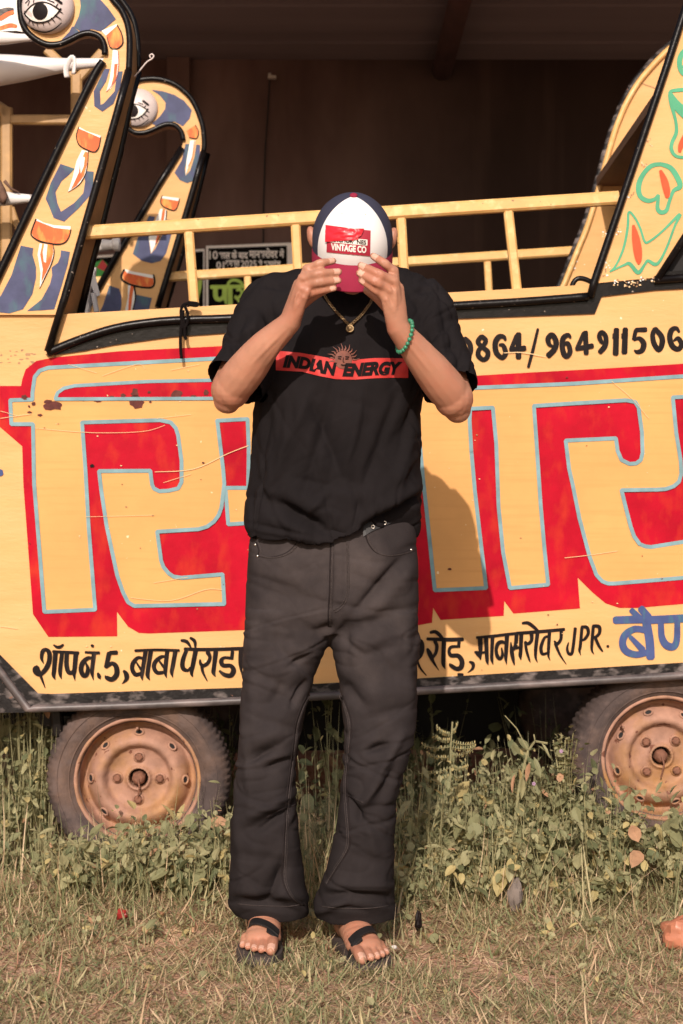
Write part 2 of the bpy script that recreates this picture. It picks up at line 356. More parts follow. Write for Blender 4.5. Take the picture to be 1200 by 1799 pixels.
ink(810,570,6,[
 [(40,148,40),(92,205,44),(98,290,42),(50,365,36),(5,300,40),(-5,210,40),(36,150,36)],
 [(218,125,38),(260,165,40),(245,208,36),(215,225,34),(178,180,40),(214,125,36)],[(222,238,34),(280,285,42),(275,345,40),(232,370,38),(182,325,42),(188,268,38),(222,238,30)],
 [(470,165,20),(450,130,34),(400,130,44),(362,190,46),(367,280,46),(400,330,40),(440,348,40),(470,300,42),(445,222,36),(405,215,22)],
 [(606,100,48),(606,350,46)],[(585,118,34),(528,262,36)],[(522,266,40),(672,250,46)],[(810,48,22),(760,260,27),(710,448,24)],
 [(920,328,48),(985,260,46),(1002,180,46),(960,108,42),(917,150,44),(932,210,36),(972,232,14)],
 [(1155,140,20),(1130,110,34),(1080,140,44),(1066,220,44),(1085,310,44),(1120,335,40),(1150,280,42),(1125,197,36),(1085,215,22)]])
ink(1000,560,6,[
 [(172,140,42),(180,365,42)],[(155,150,34),(88,300,34)],[(78,315,38),(245,285,42)],
 [(325,350,42),(380,280,44),(386,190,40),(346,140,36),(318,180,40),(340,240,34),(372,258,16)],
 [(498,112,46),(490,368,50)],[(468,160,20),(470,205,24)],[(592,108,46),(582,358,50)],[(562,160,20),(564,205,24)],
 [(808,115,42),(705,118,36)],[(702,122,34),(682,215,34)],[(684,225,20),(740,207,36),(785,260,48),(770,330,44),(720,350,36),(688,332,14)],
 [(905,105,40),(972,185,46),(980,260,46),(945,330,40),(895,260,44),(880,170,40),(902,107,36)],
 [(1160,140,20),(1130,100,34),(1080,120,44),(1060,200,46),(1090,290,46),(1150,320,42),(1185,270,42),(1150,207,38),(1105,230,18)]])
# chips, rust and scratches
def blob(cx, cy, rx, ry, m, off=.0046, n=14, seed=0):
    r_ = random.Random(seed + int(cx * 7 + cy))
    pts = []
    for i in range(n):
        a = 2 * PI * i / n; k = r_.uniform(.65, 1.15); pts.append((cx + rx * k * math.cos(a), cy + ry * k * math.sin(a)))
    sp.poly(pts, m, Cp, off)
for b in [(93,712,18,8),(240,706,12,10),(237,692,6,9),(310,692,9,6),(196,698,5,3),(172,703,6,3),(216,694,4,3),(43,698,5,4),(59,709,3,3),(52,724,4,2),(51,714,2,2),(70,729,4,2),(264,706,2,2),(362,690,4,5),(262,689,3,2),(110,701,8,2),(230,700,7,3),(206,700,7,2),(84,705,7,3),(148,702,5,2),(340,696,4,2)]:
    blob(b[0], b[1], b[2] * 1.2, b[3] * 1.2, M_rust)
blob(162,818,4,4,M_ink,.0044)
for b in [(357,813,3,2),(790,1000,4,2),(1163,1017,2,1)]: blob(*b, M_rust)
for s in [[(272,829,1.6),(340,824,2.2),(400,797,2),(436,783,2.4)],[(287,848,1.2),(335,833,1.5)],[(62,752,1),(160,760,1.4),(250,758,1.2),(290,747,1)],[(885,620,2),(915,619,2.4),(945,624,2),(960,627,1.2)],[(0,735,1.5),(55,727,1.4)],[(0,722,1.2),(30,730,1.2)],
          [(230,1050,1.4),(300,1055,1.4),(360,1036,1.6),(390,1036,1.4)],[(992,980,1.5),(1030,976,1.5),(1085,968,1.5)],[(270,1024,1.2),(330,1014,1.2)],[(180,660,1),(240,640,1.2),(255,648,1)],[(300,650,1),(350,640,1)],[(1075,670,1.4),(1110,700,1.3),(1140,735,1.2)],[(150,908,1),(270,905,1)],[(0,1100,1.5),(30,1104,1.2)],[(275,735,1),(335,728,1)],[(120,640,1),(170,655,1)]]:
    sp.stroke([(x, y, w * .6) for x, y, w in s], M_scratch, Cp, .0050)
for i in range(70):
    blob(random.uniform(20,1190), random.uniform(630,1180), random.uniform(.8,2.4), random.uniform(.6,1.6), random.choice([M_scratch, M_scratch, M_side, M_rust]), .0050, 7, i)
for i in range(26): blob(random.uniform(0,110), random.uniform(615,645), random.uniform(1.5,5), random.uniform(1,3), M_side, .0006, 8, i)
# black band below the deck pipe
BB = [(95,617),(200,584),(267,571),(400,566),(600,552),(800,541),(1035,526),(1043,497),(1150,490),(1156,478),(1330,466),(1330,500),(1150,510),(1057,521),(1045,551),(800,560),(600,575),(400,585),(300,592),(200,606),(150,616),(95,624)]
sp.solid([Cp(x, y, .006) for x, y in BB], [Cp(x, y, .0005) for x, y in BB], M_pipe)
far_px = [(-420,600),(110,600),(1035,560),(1330,540),(1330,1310),(-420,1330)]
sp.solid([Cp(x, y, -1.252) for x, y in far_px], [Cp(x, y, -1.29) for x, y in far_px], M_black)  # unseen far sheet, black and carried low to block light under the cart
sp.build('side_panel', cart)

# deck pipe and bottom trim
t = MB()
dp = catmull([(83,620),(133,599),(200,577),(267,566),(333,561.5),(400,559.5),(600,548),(800,537),(933,529),(1033,521)], 5)
t.tube([Cp(x, y, .014) for x, y in dp], .0115, M_pipe, wob=.05)
t.tube([Cp(x, y, .014) for x, y in [(1150,492),(1330,478)]], .0115, M_pipe)
t.build('deck_pipe', cart, smooth=True)
t = MB()
up = [(-420,1150),(0,1150),(67,1218),(90,1219),(425,1208),(732,1192),(1200,1164),(1330,1156)]
lo = [(-420,1186),(0,1186),(49,1248),(60,1246),(426,1231),(732,1216),(1200,1190),(1330,1183)]
outl = up + lo[::-1]
t.solid([Cp(x, y, .012) for x, y in outl], [Cp(x, y, .0005) for x, y in outl], M_trim)
t.tube([Cp(x, y, .018) for x, y in [(426,1231),(732,1214),(1200,1187),(1330,1179)]], .011, M_trimpipe, wob=.06)
t.tube([Cp(x, y, .018) for x, y in [(-30,1139),(49,1246),(60,1245),(240,1239),(426,1231)]], .011, M_trimpipe, wob=.06)
sk = [(-420,1188),(-2,1188),(45,1252),(-420,1252)]
t.solid([Cp(x, y, .004) for x, y in sk], [Cp(x, y, -.02) for x, y in sk], M_trim)
t.build('bottom_trim', cart, auto=40)
# chassis pieces
t = MB()
t.bar(Cp(70,1262,-.10), Cp(280,1282,-.16), .05, .05, M_pipe)
t.bar(Cp(100,1240,-.08), Cp(104,1290,-.08), .06, .03, M_pipe)
t.bar(Cp(-200,1235,-.35), Cp(1330,1170,-.35), .06, .08, M_black)
t.bar(Cp(-200,1235,-.95), Cp(1330,1170,-.95), .06, .08, M_black)
t.build('chassis', cart)
for px, py in ((242,1370),(1165,1330)):
    pass

# ---------------------------------------------------------------- wheels
def make_wheel(px, py, spin, nspin, lab):
    c = Cp(px, py, -.045)
    R = .2515
    tm = MB(); S = 240
    prof = [(.158,-.002),(.166,.006),(.176,.016),(.192,.026),(.208,.029),(.222,.025),(.234,.015),(.243,.002),(.249,-.014),(.2515,-.03),(.2515,-.055),(.2515,-.08),(.2515,-.105),(.247,-.122),(.236,-.138),(.20,-.15),(.158,-.13)]
    def mod(i, k, r):
        if 8 <= i <= 13:
            g = 1 if (k % 3) < 2 else 0
            return (0 if g else -.0055) + (-.004 if i in (10,) else 0)
        if i in (6, 7): return 0 if (k % 3) < 2 else -.0030
        return 0
    tm.lathe(prof, c, CN, M_tyre, S, mod)
    for rr in (.182, .214):
        tm.lathe([(rr, .022 if rr < .2 else .0285), (rr + .0015, .025 if rr < .2 else .031), (rr + .004, .0245 if rr < .2 else .0295)], c, CN, M_tyre, 96)
    w = thing_part = MB()
    tyre = tm.build('wheel', cart, smooth=True)
    if lab: tyre['label'] = lab
    rim = MB()
    rp = [(.172,-.004),(.1735,.006),(.171,.013),(.166,.014),(.1625,.010),(.1605,.0),(.158,-.026),(.153,-.046),(.146,-.052),(.1405,-.047),(.136,-.036),(.128,-.022),(.119,-.011),(.109,-.004),(.101,-.003),(.094,-.008),(.088,-.018),(.084,-.027),(.079,-.031),(.060,-.0315),(.042,-.031),(.036,-.028),(.033,-.022),(.030,-.019),(.027,-.021),(.0255,-.030),(.025,-.07)]
    rim.lathe(rp, c, CN, M_rim, 96, lambda i, k, r: .0006 * math.sin(k * 1.3 + i))
    rim.lathe([(.0255,-.068),(.0001,-.068)], c, CN, M_black, 32)
    u, w_ = CU, Vector((0, 0, 1))
    for k in range(8):
        a = spin + 2 * PI * k / 8
        dv = u * math.cos(a) + w_ * math.sin(a); tv = u * -math.sin(a) + w_ * math.cos(a)
        hc = c + dv * .1270 + CN * -.0175
        fr_ = (CN * .82 + dv * .57).normalized(); rad = tv.cross(fr_).normalized()
        ring = [hc + tv * (.0115 * math.cos(b)) + rad * (.0085 * math.sin(b)) + fr_ * .002 for b in [2 * PI * q / 20 for q in range(21)]]
        rim.tube(ring, .003, M_rim, 8, False)
        rim.add([hc + fr_ * .0022] + [p + fr_ * .0002 for p in ring[:-1]], [(0, 1 + q, 1 + (q + 1) % 20) for q in range(20)], M_black)  # flat black disc stands for the dark inside of the vent hole
    rim_o = rim.build('rim', tyre, smooth=True)
    hb = MB()
    hb.lathe([(.0001,-.014),(.010,-.015),(.0165,-.021),(.0185,-.03),(.0185,-.068)], c, CN, M_rustnut, 18, lambda i, k, r: .001 * math.sin(k * 2.1))
    hb.tube([c + CN * -.012, c + CN * -.004 + Vector((.004,0,-.02)), c + CN * -.018 + Vector((-.002,0,-.058))], [.003,.0025,.002], M_rustnut, 6)
    hb.build('hub', tyre, auto=35)
    for k in range(4):
        a = nspin + PI / 2 * k
        nc = c + (u * math.cos(a) + w_ * math.sin(a)) * .058
        nb = MB(); nb.lathe([(.0001,-.016),(.007,-.016),(.011,-.019),(.012,-.024)], nc, CN, M_rustnut, 6)
        nb.lathe([(.012,-.024),(.016,-.028),(.017,-.033)], nc, CN, M_rim, 20)
        nb.build('wheel_nut', tyre, auto=30)
    vb = MB(); a = PI / 2 + (.0 if px < 600 else .95)
    vc = c + (u * math.cos(a) + w_ * math.sin(a)) * .136
    vb.tube([vc + CN * -.02, vc + CN * .004 + w_ * .004, vc + CN * .014 + w_ * .006], [.005,.004,.0035], M_rim, 8); vb.build('valve', tyre, smooth=True)
make_wheel(242, 1370, PI / 2 - .02, PI / 2 - .02, 'dusty tyre on a rusty yellow steel rim, left of the man')
make_wheel(1165, 1331, PI / 2 + .30, PI / 4 + .03, 'dusty tyre on a rusty yellow steel rim, cut by the right edge')
# axles
for px, py in ((242,1370),(1165,1331)):
    t = MB()
    t.tube([Cp(px, py, -.12), Cp(px, py, -.12) - CN * 1.05], .03, M_black, 12)
    fw = Cp(px, py, -.045) - CN * 1.08
    t.lathe([(.02,.0),(.17,.0),(.19,.02),(.24,.0),(.25,-.03),(.25,-.12),(.2,-.15),(.02,-.15)], fw, CN, M_tyre, 40)
    t.build('axle', cart, smooth=True)

# ---------------------------------------------------------------- swan necks
def surf_far(px, py, off=0.0): return Cp(px, py, off - 1.25)
def neck(front, nin, shift, surf, base, name, lab, thick):
    """front: closed outline, first nin points are the inner edge + head underside; shift(i)->(dx,dy) pixel shift of the back edge"""
    b = MB()
    fp = [surf(x, y, base) for x, y in front]
    bp = [surf(front[i][0] + shift(i)[0], front[i][1] + shift(i)[1], base - thick) for i in range(len(front))]
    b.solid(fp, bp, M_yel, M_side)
    return b
# near neck
inner = [(-36,553),(0,478),(50,372),(75,320),(130,205),(165,133),(180,108),(184,96),(184,84),(180,71),(171,62),(156,58),(141,61),(121,71),(102,78),(82,78),(63,69),(48,56),(39,39),(36,22),(35,0),(40,-25),(57,-52),(80,-66),(100,-70)]
outer = [(125,-66),(155,-52),(180,-28),(199,0),(213,17),(223,39),(227.5,65),(227.5,95),(226,126),(208,190),(180,290),(149,398),(132,458),(114,522),(105,553)]
def sh_near(i):
    if i < 7: return (14, 10)
    if i < 24: return (2, 9)
    y = (inner + outer)[i][1]
    return (np.interp(y, [-70, 0, 65, 126, 400, 522], [2, 9, 13, 17, 30, 31]), 4)
nk = neck(inner + outer, len(inner), sh_near, Cp, .012, 'n', '', .13)
S0 = .0135
def nst(c, strokes, m, o=S0):
    for s in strokes: nk.stroke(crop(*c, s), m, Cp, o)
def npoly(c, pts, m, o=S0): nk.poly(crop(*c, pts), m, Cp, o)
N1, N2, N3 = (0,0,4.6154), (0,190,4.6154), (0,370,5.4545)
npoly(N1,[(640,-60),(655,50),(640,130),(600,215),(660,262),(740,235),(820,255),(940,155),(880,70),(800,-20),(760,-60)],M_blue2)
npoly(N1,[(585,215),(600,215),(640,255),(520,330),(500,320),(560,260)],M_blue2,.0137)
npoly(N1,[(822,250),(945,195),(955,215),(860,290)],M_wpaint); npoly(N1,[(862,285),(950,208),(985,270),(995,350),(950,392),(895,380)],M_orange,.0137)
nst(N1,[[(950,205,10),(985,270,10),(995,350,12),(950,395,10),(895,385,8),(868,300,6)]],M_ink,.0142)
npoly(N1,[(915,400),(955,410),(960,520),(945,640),(900,715),(862,745),(890,640),(905,520)],M_wpaint); npoly(N1,[(928,520),(955,515),(940,640),(900,700),(920,620)],M_orange,.0138)
nst(N1,[[(958,410,4),(962,520,5),(940,640,6),(862,745,3)]],M_dkred,.0143)
npoly(N1,[(848,558),(890,558),(860,660),(810,740),(815,850),(840,840),(930,740),(950,580),(995,578),(975,700),(920,840),(830,905),(765,860),(760,740)],M_blue2,.0134)
npoly(N2,[(640,150),(700,185),(818,225),(812,240),(640,165)],M_wpaint,.0140); npoly(N2,[(640,162),(812,236),(800,320),(765,355),(690,330),(635,290),(622,230)],M_orange)
nst(N2,[[(640,150,7),(620,225,8),(640,295,9),(700,335,10),(765,355,9),(800,320,8),(818,232,6)]],M_ink,.0143)
npoly(N2,[(490,452),(605,490),(560,540),(500,590),(450,680),(465,770),(495,840),(600,770),(675,690),(690,600),(680,508),(760,515),(755,600),(735,700),(640,810),(520,920),(435,890),(400,800),(370,735),(410,610)],M_blue2,.0134)
npoly(N2,[(665,338),(715,350),(710,450),(690,540),(640,620),(552,680),(590,560),(620,430)],M_wpaint,.0138); npoly(N2,[(690,350),(715,360),(705,460),(680,550),(620,630),(575,660),(640,520),(650,440)],M_orange,.0141); npoly(N2,[(668,390),(688,400),(680,470),(655,530),(648,450)],M_wpaint,.0144)
nst(N2,[[(715,350,4),(710,450,6),(690,540,7),(640,620,7),(555,678,4)]],M_ink,.0146)
npoly(N3,[(345,75),(420,115),(520,140),(678,150),(675,182),(520,165),(345,95)],M_wpaint,.0141); npoly(N3,[(345,95),(520,163),(672,180),(660,260),(610,310),(540,318),(400,290),(330,262),(305,215)],M_orange)
nst(N3,[[(345,82,14),(300,200,12),(312,250,13),(400,300,14),(540,322,14),(620,305,12),(660,250,10),(680,180,8)]],M_ink,.0144)
npoly(N3,[(200,335),(320,360),(310,420),(345,540),(345,640),(310,800),(220,945),(90,985),(0,975),(-110,985),(-60,900),(10,810),(110,620)],M_blue2,.0134)
npoly(N3,[(585,380),(670,395),(650,510),(590,720),(520,945),(400,955),(260,962),(400,850),(480,700),(500,620),(495,545),(555,500),(580,440)],M_blue2,.0134)
npoly(N3,[(380,315),(500,320),(518,380),(500,490),(450,610),(380,745),(390,600),(360,420)],M_wpaint,.0138); npoly(N3,[(405,318),(505,322),(512,400),(490,490),(440,600),(395,690),(410,560),(385,420)],M_orange,.0141); npoly(N3,[(425,320),(455,325),(440,500),(420,490),(410,400)],M_wpaint,.0144)
nst(N3,[[(505,322,6),(518,400,9),(495,500,10),(440,620,9),(378,748,4)]],M_ink,.0147)
# side face marks
def nside(px, py, off=0): return Cp(px, py, -.02 + off) + CU * (.004)
for i in range(40):   # flaking along the edge
    a = random.choice([(105,470,-58),(620,205,0)])
for i in range(46):
    x = random.uniform(600,740); y = random.uniform(760,960)
    nk.poly([(x/4.6154+random.uniform(-2.2,2.2), 190+y/4.6154-(x-600)*.2/4.6+random.uniform(-2.2,2.2)) for _ in range(5)], random.choice([M_wpaint, M_side, M_yel2]), Cp, .0136 + i * .00001) if False else None
neck_o = nk.build('swan_neck', cart, auto=30); neck_o['label'] = 'near swan neck with large painted eye'
t = MB()
inn = catmull([(-36,553),(0,478),(50,372),(130,205),(165,133),(181,108)], 4)
t.tube([Cp(x, y, .020) for x, y in inn], .0105, M_pipe, wob=.06)
hd = catmull(inner[7:] + outer[:9], 3)
t.tube([Cp(x, y, .018) for x, y in hd], .0085, M_pipe, wob=.05)
t.tube([Cp(x, y, .020) for x, y in [(226,124),(208,190),(180,290),(149,398),(114,522),(84,618)]], .0105, M_pipe, wob=.06)
bkp = [(243,126),(231,170),(210,270),(180,389),(161,462),(141,553)]
t.tube([Cp(x, y, -.105) for x, y in bkp], .0105, M_pipe, wob=.06)
t.tube([Cp(x, y, -.105) for x, y in catmull([(190,-30),(213,0),(232,30),(241,70),(243,126)], 4)], .0085, M_pipe)
t.build('edge_pipe', neck_o, smooth=True)
def dome(cx, cy, r, surf, base, hgt):
    def s(px, py, off=0.0):
        d2 = ((px - cx) ** 2 + (py - cy) ** 2) / (r * r)
        return surf(px, py, base + hgt * math.sqrt(max(0.0, 1 - d2)) + off)
    return s
def swan_eye(cx, cy, r, surf, base, parent, sc):
    e = MB(); hgt = .6 * r / F * 4.84
    ds = dome(cx, cy, r, surf, base, hgt)
    vs = [ds(cx, cy)]; fs = []
    for i in range(1, 13):
        rr = r * math.sin(i / 12 * PI / 2)
        for k in range(40):
            a = 2 * PI * k / 40; vs.append(ds(cx + rr * math.cos(a), cy + rr * math.sin(a)))
        for k in range(40):
            if i == 1: fs.append((0, 1 + k, 1 + (k + 1) % 40))
            else:
                o1 = 1 + (i - 2) * 40; o2 = 1 + (i - 1) * 40; fs.append((o1 + k, o2 + k, o2 + (k + 1) % 40, o1 + (k + 1) % 40))
    e.add(vs, fs, M_eye)
    X = lambda pts: [(cx + (p[0] - 388) * sc, cy + (p[1] - 62) * sc) + ((p[2] * sc,) if len(p) > 2 else ()) for p in pts]
    # almond, iris, lashes (coordinates of the enlarged crop)
    top = catmull([(198,105),(260,45),(330,20),(400,30),(485,80)], 4); bot = catmull([(485,80),(440,130),(380,170),(310,180),(250,160),(198,105)], 4)
    ctr = (335, 100); ring = [*top, *bot[1:-1]]
    vs = [ds(*X([ctr])[0], .0008)]; fs = []; n = len(ring)
    for j, f in enumerate((.5, 1.0)):
        vs += [ds(*X([(ctr[0] + (p[0] - ctr[0]) * f, ctr[1] + (p[1] - ctr[1]) * f)])[0], .0008) for p in ring]
    fs = [(0, 1 + k, 1 + (k + 1) % n) for k in range(n)] + [(1 + k, 1 + n + k, 1 + n + (k + 1) % n, 1 + (k + 1) % n) for k in range(n)]
    e.add(vs, fs, M_wpaint)
    ic = (326, 92); vs = [ds(*X([ic])[0], .0016)]; fs = []
    for j, f in enumerate((.5, 1.0)):
        vs += [ds(*X([(ic[0] + 62 * f * math.cos(2 * PI * k / 28), ic[1] + 70 * f * math.sin(2 * PI * k / 28))])[0], .0016) for k in range(28)]
    n = 28; fs = [(0, 1 + k, 1 + (k + 1) % n) for k in range(n)] + [(1 + k, 1 + n + k, 1 + n + (k + 1) % n, 1 + (k + 1) % n) for k in range(n)]
    e.add(vs, fs, M_ink)
    for s in [[(195,110,10),(260,42,12),(330,18,14),(400,28,12),(490,82,14)],[(200,115,10),(250,165,12),(310,183,14),(380,172,12),(440,135,10),(495,70,16)],
              [(200,90,8),(205,130,8)],[(240,165,8),(232,190,4)],[(262,180,8),(275,208,4)],[(298,186,8),(308,215,4)],[(345,182,9),(356,210,4)],[(385,170,9),(408,198,4)],[(415,145,10),(448,180,4)],[(445,122,12),(498,157,5)],[(480,88,10),(512,108,4)],
              [(205,25,6),(235,-5,6)],[(225,45,6),(240,5,6)],[(270,20,6),(275,-5,6)],[(440,-20,24),(500,25,20)],[(470,30,8),(455,50,8)],
              [(250,225,8),(300,250,9),(370,262,10),(440,235,10),(500,185,8)],[(440,18,8),(380,-5,6)]]:
        e.stroke(X(s), M_ink, ds, .0020)
    o = e.build('eye', parent, smooth=True)
    # rough putty ring round the eye
    return o
swan_eye(84, 13.5, 47, Cp, .014, neck_o, 1 / 4.6154)
# beak
b = MB()
bkx = [(36,-6),(30,12),(33,28),(38,45),(45,57),(28,54),(0,55),(-60,62),(-60,-20),(0,-18)]
b.solid([Cp(x, y, .008) for x, y in bkx], [Cp(x, y, -.05) for x, y in bkx], M_wpaint)
b.stroke(crop(0,0,4.6154,[(-80,160,30),(0,150,34),(60,115,34),(105,98,30)]), M_orange, Cp, .0098); b.stroke(crop(0,0,4.6154,[(-80,240,24),(0,228,30),(80,205,34),(130,212,28)]), M_orange, Cp, .0096)
b.stroke(crop(0,0,4.6154,[(-80,130,60),(0,105,60),(60,85,50),(105,75,24)]), M_trim, Cp, .0092)
b.build('beak', neck_o)

# far neck
fin = crop(160,120,5.4545,[(-60,2330),(300,1700),(420,1500),(650,1110),(870,760),(885,690),(870,620),(840,575),(800,545),(745,535),(690,545),(600,585),(520,615),(440,620),(380,595),(330,550),(295,480),(285,400),(290,300),(330,205),(390,150),(460,115),(530,102)])
fout = crop(160,120,5.4545,[(620,100),(710,115),(800,150),(890,215),(960,290),(1010,380),(1045,470),(1070,560),(1080,640),(1085,720),(1078,800),(1010,1050),(945,1280),(800,1760),(690,2120),(640,2290),(600,2420),(-100,2420)])
def sh_far(i):
    if i < 5: return (8, 6)
    if i < 23: return (2, 9)
    y = (fin + fout)[i][1]
    return (np.interp(y, [140, 255, 300, 480, 540], [0, 3, 8, 15, 17]), 2)
nk = neck(fin + fout, len(fin), sh_far, surf_far, .012, 'n', '', .13)
F1, F2 = (160,120,5.4545), (150,330,5.2174)
def fpoly(c, pts, m, o=.0136): nk.poly(crop(*c, pts), m, surf_far, o)
def fst(c, ss, m, o=.0142):
    for s in ss: nk.stroke(crop(*c, s), m, surf_far, o)
fpoly(F1,[(580,205),(690,220),(800,255),(890,310),(965,400),(945,480),(880,555),(800,510),(720,515),(640,560),(585,530),(660,460),(710,390),(715,330),(660,260)],M_blue2)
fpoly(F1,[(915,600),(1000,545),(1030,610),(1010,670),(940,660)],M_orange); fst(F1,[[(1000,545,8),(1030,610,8),(1010,672,9),(940,662,8)]],M_ink)
fpoly(F1,[(905,725),(955,725),(930,830),(900,960),(905,1030),(950,980),(990,850),(1010,730),(1045,735),(1040,830),(970,1080),(920,1100),(850,1070),(800,1000),(870,880)],M_blue2)
fpoly(F1,[(950,690),(1000,690),(975,850),(930,950),(905,1030),(915,880)],M_wpaint,.0139); fst(F1,[[(990,695,8),(970,850,8),(930,940,6)]],M_orange)
fpoly(F2,[(705,75),(860,95),(850,120),(700,95)],M_wpaint,.0139); fpoly(F2,[(700,92),(855,112),(840,175),(810,205),(720,170),(690,130)],M_orange); fst(F2,[[(705,70,8),(690,130,9),(720,175,9),(810,208,9),(845,170,8),(865,100,6)]],M_ink)
fpoly(F2,[(585,255),(640,265),(610,350),(580,450),(600,605),(640,560),(700,440),(740,290),(825,295),(790,420),(740,600),(690,670),(610,690),(520,670),(435,605),(480,460)],M_blue2,.0134)
fpoly(F2,[(690,190),(740,200),(735,290),(690,420),(605,600),(580,450),(640,300)],M_wpaint,.0138); fst(F2,[[(720,200,26),(700,320,26),(650,500,16)]],M_orange,.0140); fst(F2,[[(745,210,10),(735,300,9),(690,430,7),(640,520,6)]],M_ink)
fpoly(F2,[(360,745),(450,770),(625,800),(620,830),(380,780)],M_wpaint,.0139); fpoly(F2,[(350,765),(620,810),(625,880),(580,915),(420,880),(345,840)],M_orange); fst(F2,[[(355,750,18),(330,830,18),(420,890,16),(590,915,16),(635,870,16),(625,795,14)]],M_ink)
fpoly(F2,[(220,895),(310,925),(330,990),(330,1080),(310,1200),(100,1200),(160,1080)],M_blue2); fpoly(F2,[(450,975),(610,1010),(560,1200),(400,1200),(440,1080)],M_blue2)
fpoly(F2,[(390,890),(450,900),(460,1000),(430,1200),(350,1200),(390,1000)],M_wpaint,.0138); fst(F2,[[(430,900,30),(415,1000,30),(400,1180,20)]],M_orange,.0140); fst(F2,[[(445,895,16),(460,1000,14),(435,1120,12)]],M_ink)
fneck = nk.build('swan_neck', cart, auto=30); fneck['label'] = 'farther, smaller-looking swan neck behind the rail'
t = MB()
t.tube([surf_far(x, y, .020) for x, y in fin[:5]], .0105, M_pipe, wob=.06)
t.tube([surf_far(x, y, .018) for x, y in catmull(fin[5:] + fout[:11], 3)], .0085, M_pipe, wob=.05)
t.tube([surf_far(x, y, .020) for x, y in fout[10:16]], .0105, M_pipe, wob=.06)
t.tube([surf_far(x, y, -.105) for x, y in crop(160,120,5.4545,[(1115,815),(1055,1060),(1000,1290),(870,1770),(760,2140),(680,2400)])], .0105, M_pipe, wob=.06)
t.build('edge_pipe', fneck, smooth=True)
swan_eye(243, 190, 34.5, surf_far, .014, fneck, 34.5 / 47 / 4.6154)

# ---------------------------------------------------------------- railings
def railing(surf, top, posts, w, o, tw, short=()):
    t = MB(); a, b2 = top; t.bar(surf(*a, o), surf(*b2, o), w, w, M_rail); ob = t.build('railing', cart)
    for (x0, y0, x1, y1) in posts:
        q = MB(); q.bar(surf(x0, y0, o), surf(x1, y1, o), tw, tw, M_rail, up=CU); q.build('post', ob)
    return ob
rn = railing(Cp, ((150,409),(1086,348)), [(332,408,342,545),(519,390,526,536),(704,378,712,520),(892,366,908,512)], .036, -.02, .026)
rf = railing(surf_far, ((90,500),(1012,441)), [(435,486,437,540),(856,460,859,512),(620,465,622,530)], .032, -.02, .024)
# ---------------------------------------------------------------- throne at the right end
t = MB()
tp = [(1043,498),(1085,374),(1128,246),(1172,114),(1205,12),(1260,-160),(1500,-160),(1500,470),(1330,478),(1156,488),(1206,392),(1330,392),(1500,380)]
tp = [(1043,498),(1085,374),(1128,246),(1172,114),(1205,12),(1260,-160),(1500,-160),(1500,370),(1222,388),(1158,487)]
t.solid([Cp(x, y, .010) for x, y in tp], [Cp(x, y, -.04) for x, y in tp], M_yel)
blk = [(1222,392),(1500,374),(1500,470),(1160,488)]
t.solid([Cp(x, y, -.012) for x, y in blk], [Cp(x, y, -.03) for x, y in blk], M_black)  # black sheet set in the opening, standing for its shaded inside
G1 = (980,280,5.4545)
for s in [[(500,1075,14),(560,1010,20),(630,850,24),(670,650,26),(680,505,24),(740,560,22),(790,660,22),(830,780,22),(870,790,24),(1000,690,22),(1170,525,30),(1120,640,24),(1050,830,24),(980,970,28),(930,1005,36),(865,970,30),(830,1010,26),(770,1085,40),(690,1000,36),(640,1010,24),(500,1075,16)],
          [(990,45,40),(900,60,44),(820,140,46),(775,250,54),(790,350,48),(860,395,44),(930,380,36),(965,345,30),(955,460,40),(985,505,44),(1040,490,40),(1070,400,34),(1110,300,36),(1170,260,50),(1150,180,54),(1080,80,50),(990,45,40)]]:
    t.stroke(crop(*G1, s), M_green, Cp, .0118)
t.stroke(crop(*G1, [(725,635,28),(745,740,70),(765,870,84),(775,960,60),(775,1000,20)]), M_coral, Cp, .0125)
t.stroke(crop(*G1, [(985,110,30),(1020,200,66),(1045,300,66),(1050,355,44)]), M_coral, Cp, .0126)
G2 = (1000,40,6.0)
for s in [[(1330,260,40),(1220,290,50),(1165,390,56),(1190,520,50),(1330,600,50)],
          [(1300,700,40),(1130,710,40),(1060,735,30),(1075,850,40),(1120,1020,34),(1130,1150,40),(1085,1260,40),(1080,1340,40),(1140,1410,34),(1300,1420,34)],
          [(1070,740,30),(1130,860,90),(1220,950,110),(1330,1040,110)],[(1190,470,20),(1300,380,30)]]:
    t.stroke(crop(*G2, s), M_green, Cp, .0118)
t.stroke(crop(*G2, [(1165,1355,30),(1180,1290,60),(1240,1190,80)]), M_coral, Cp, .0125)
for (x, y) in [(1090,352),(1065,412),(1082,395),(1068,465),(1062,478),(1140,250),(1132,290),(1108,340),(1085,405),(1100,500),(1130,494),(1080,497),(1115,497),(1150,488)]:
    for j in range(9):
        cx, cy = x + random.uniform(-6, 6), y + random.uniform(-7, 7)
        t.poly([(cx + random.uniform(.8, 2.6) * math.cos(a), cy + random.uniform(.8, 2.2) * math.sin(a)) for a in (0, 1.2, 2.5, 3.7, 5)], random.choice([M_wpaint, M_scratch, M_side]), Cp, .0115 + j * .00005)
thr = t.build('throne_side', cart); thr['label'] = 'near side sheet with green outlined flowers'
t = MB()
t.tube([Cp(x, y, .018) for x, y in [(1037,522),(1043,498),(1085,374),(1128,246),(1172,114),(1205,12),(1250,-130)]], .0105, M_pipe, wob=.05)
t.tube([Cp(x, y, .018) for x, y in [(1156,490),(1222,388),(1330,215)]], .0105, M_pipe, wob=.05)
t.tube([Cp(x, y, -.02) for x, y in catmull([(1003,520),(1006,500),(1014,490),(1026,490),(1040,496)], 4)], .007, M_pipe)
t.build('edge_pipe', thr, smooth=True)
t = MB()
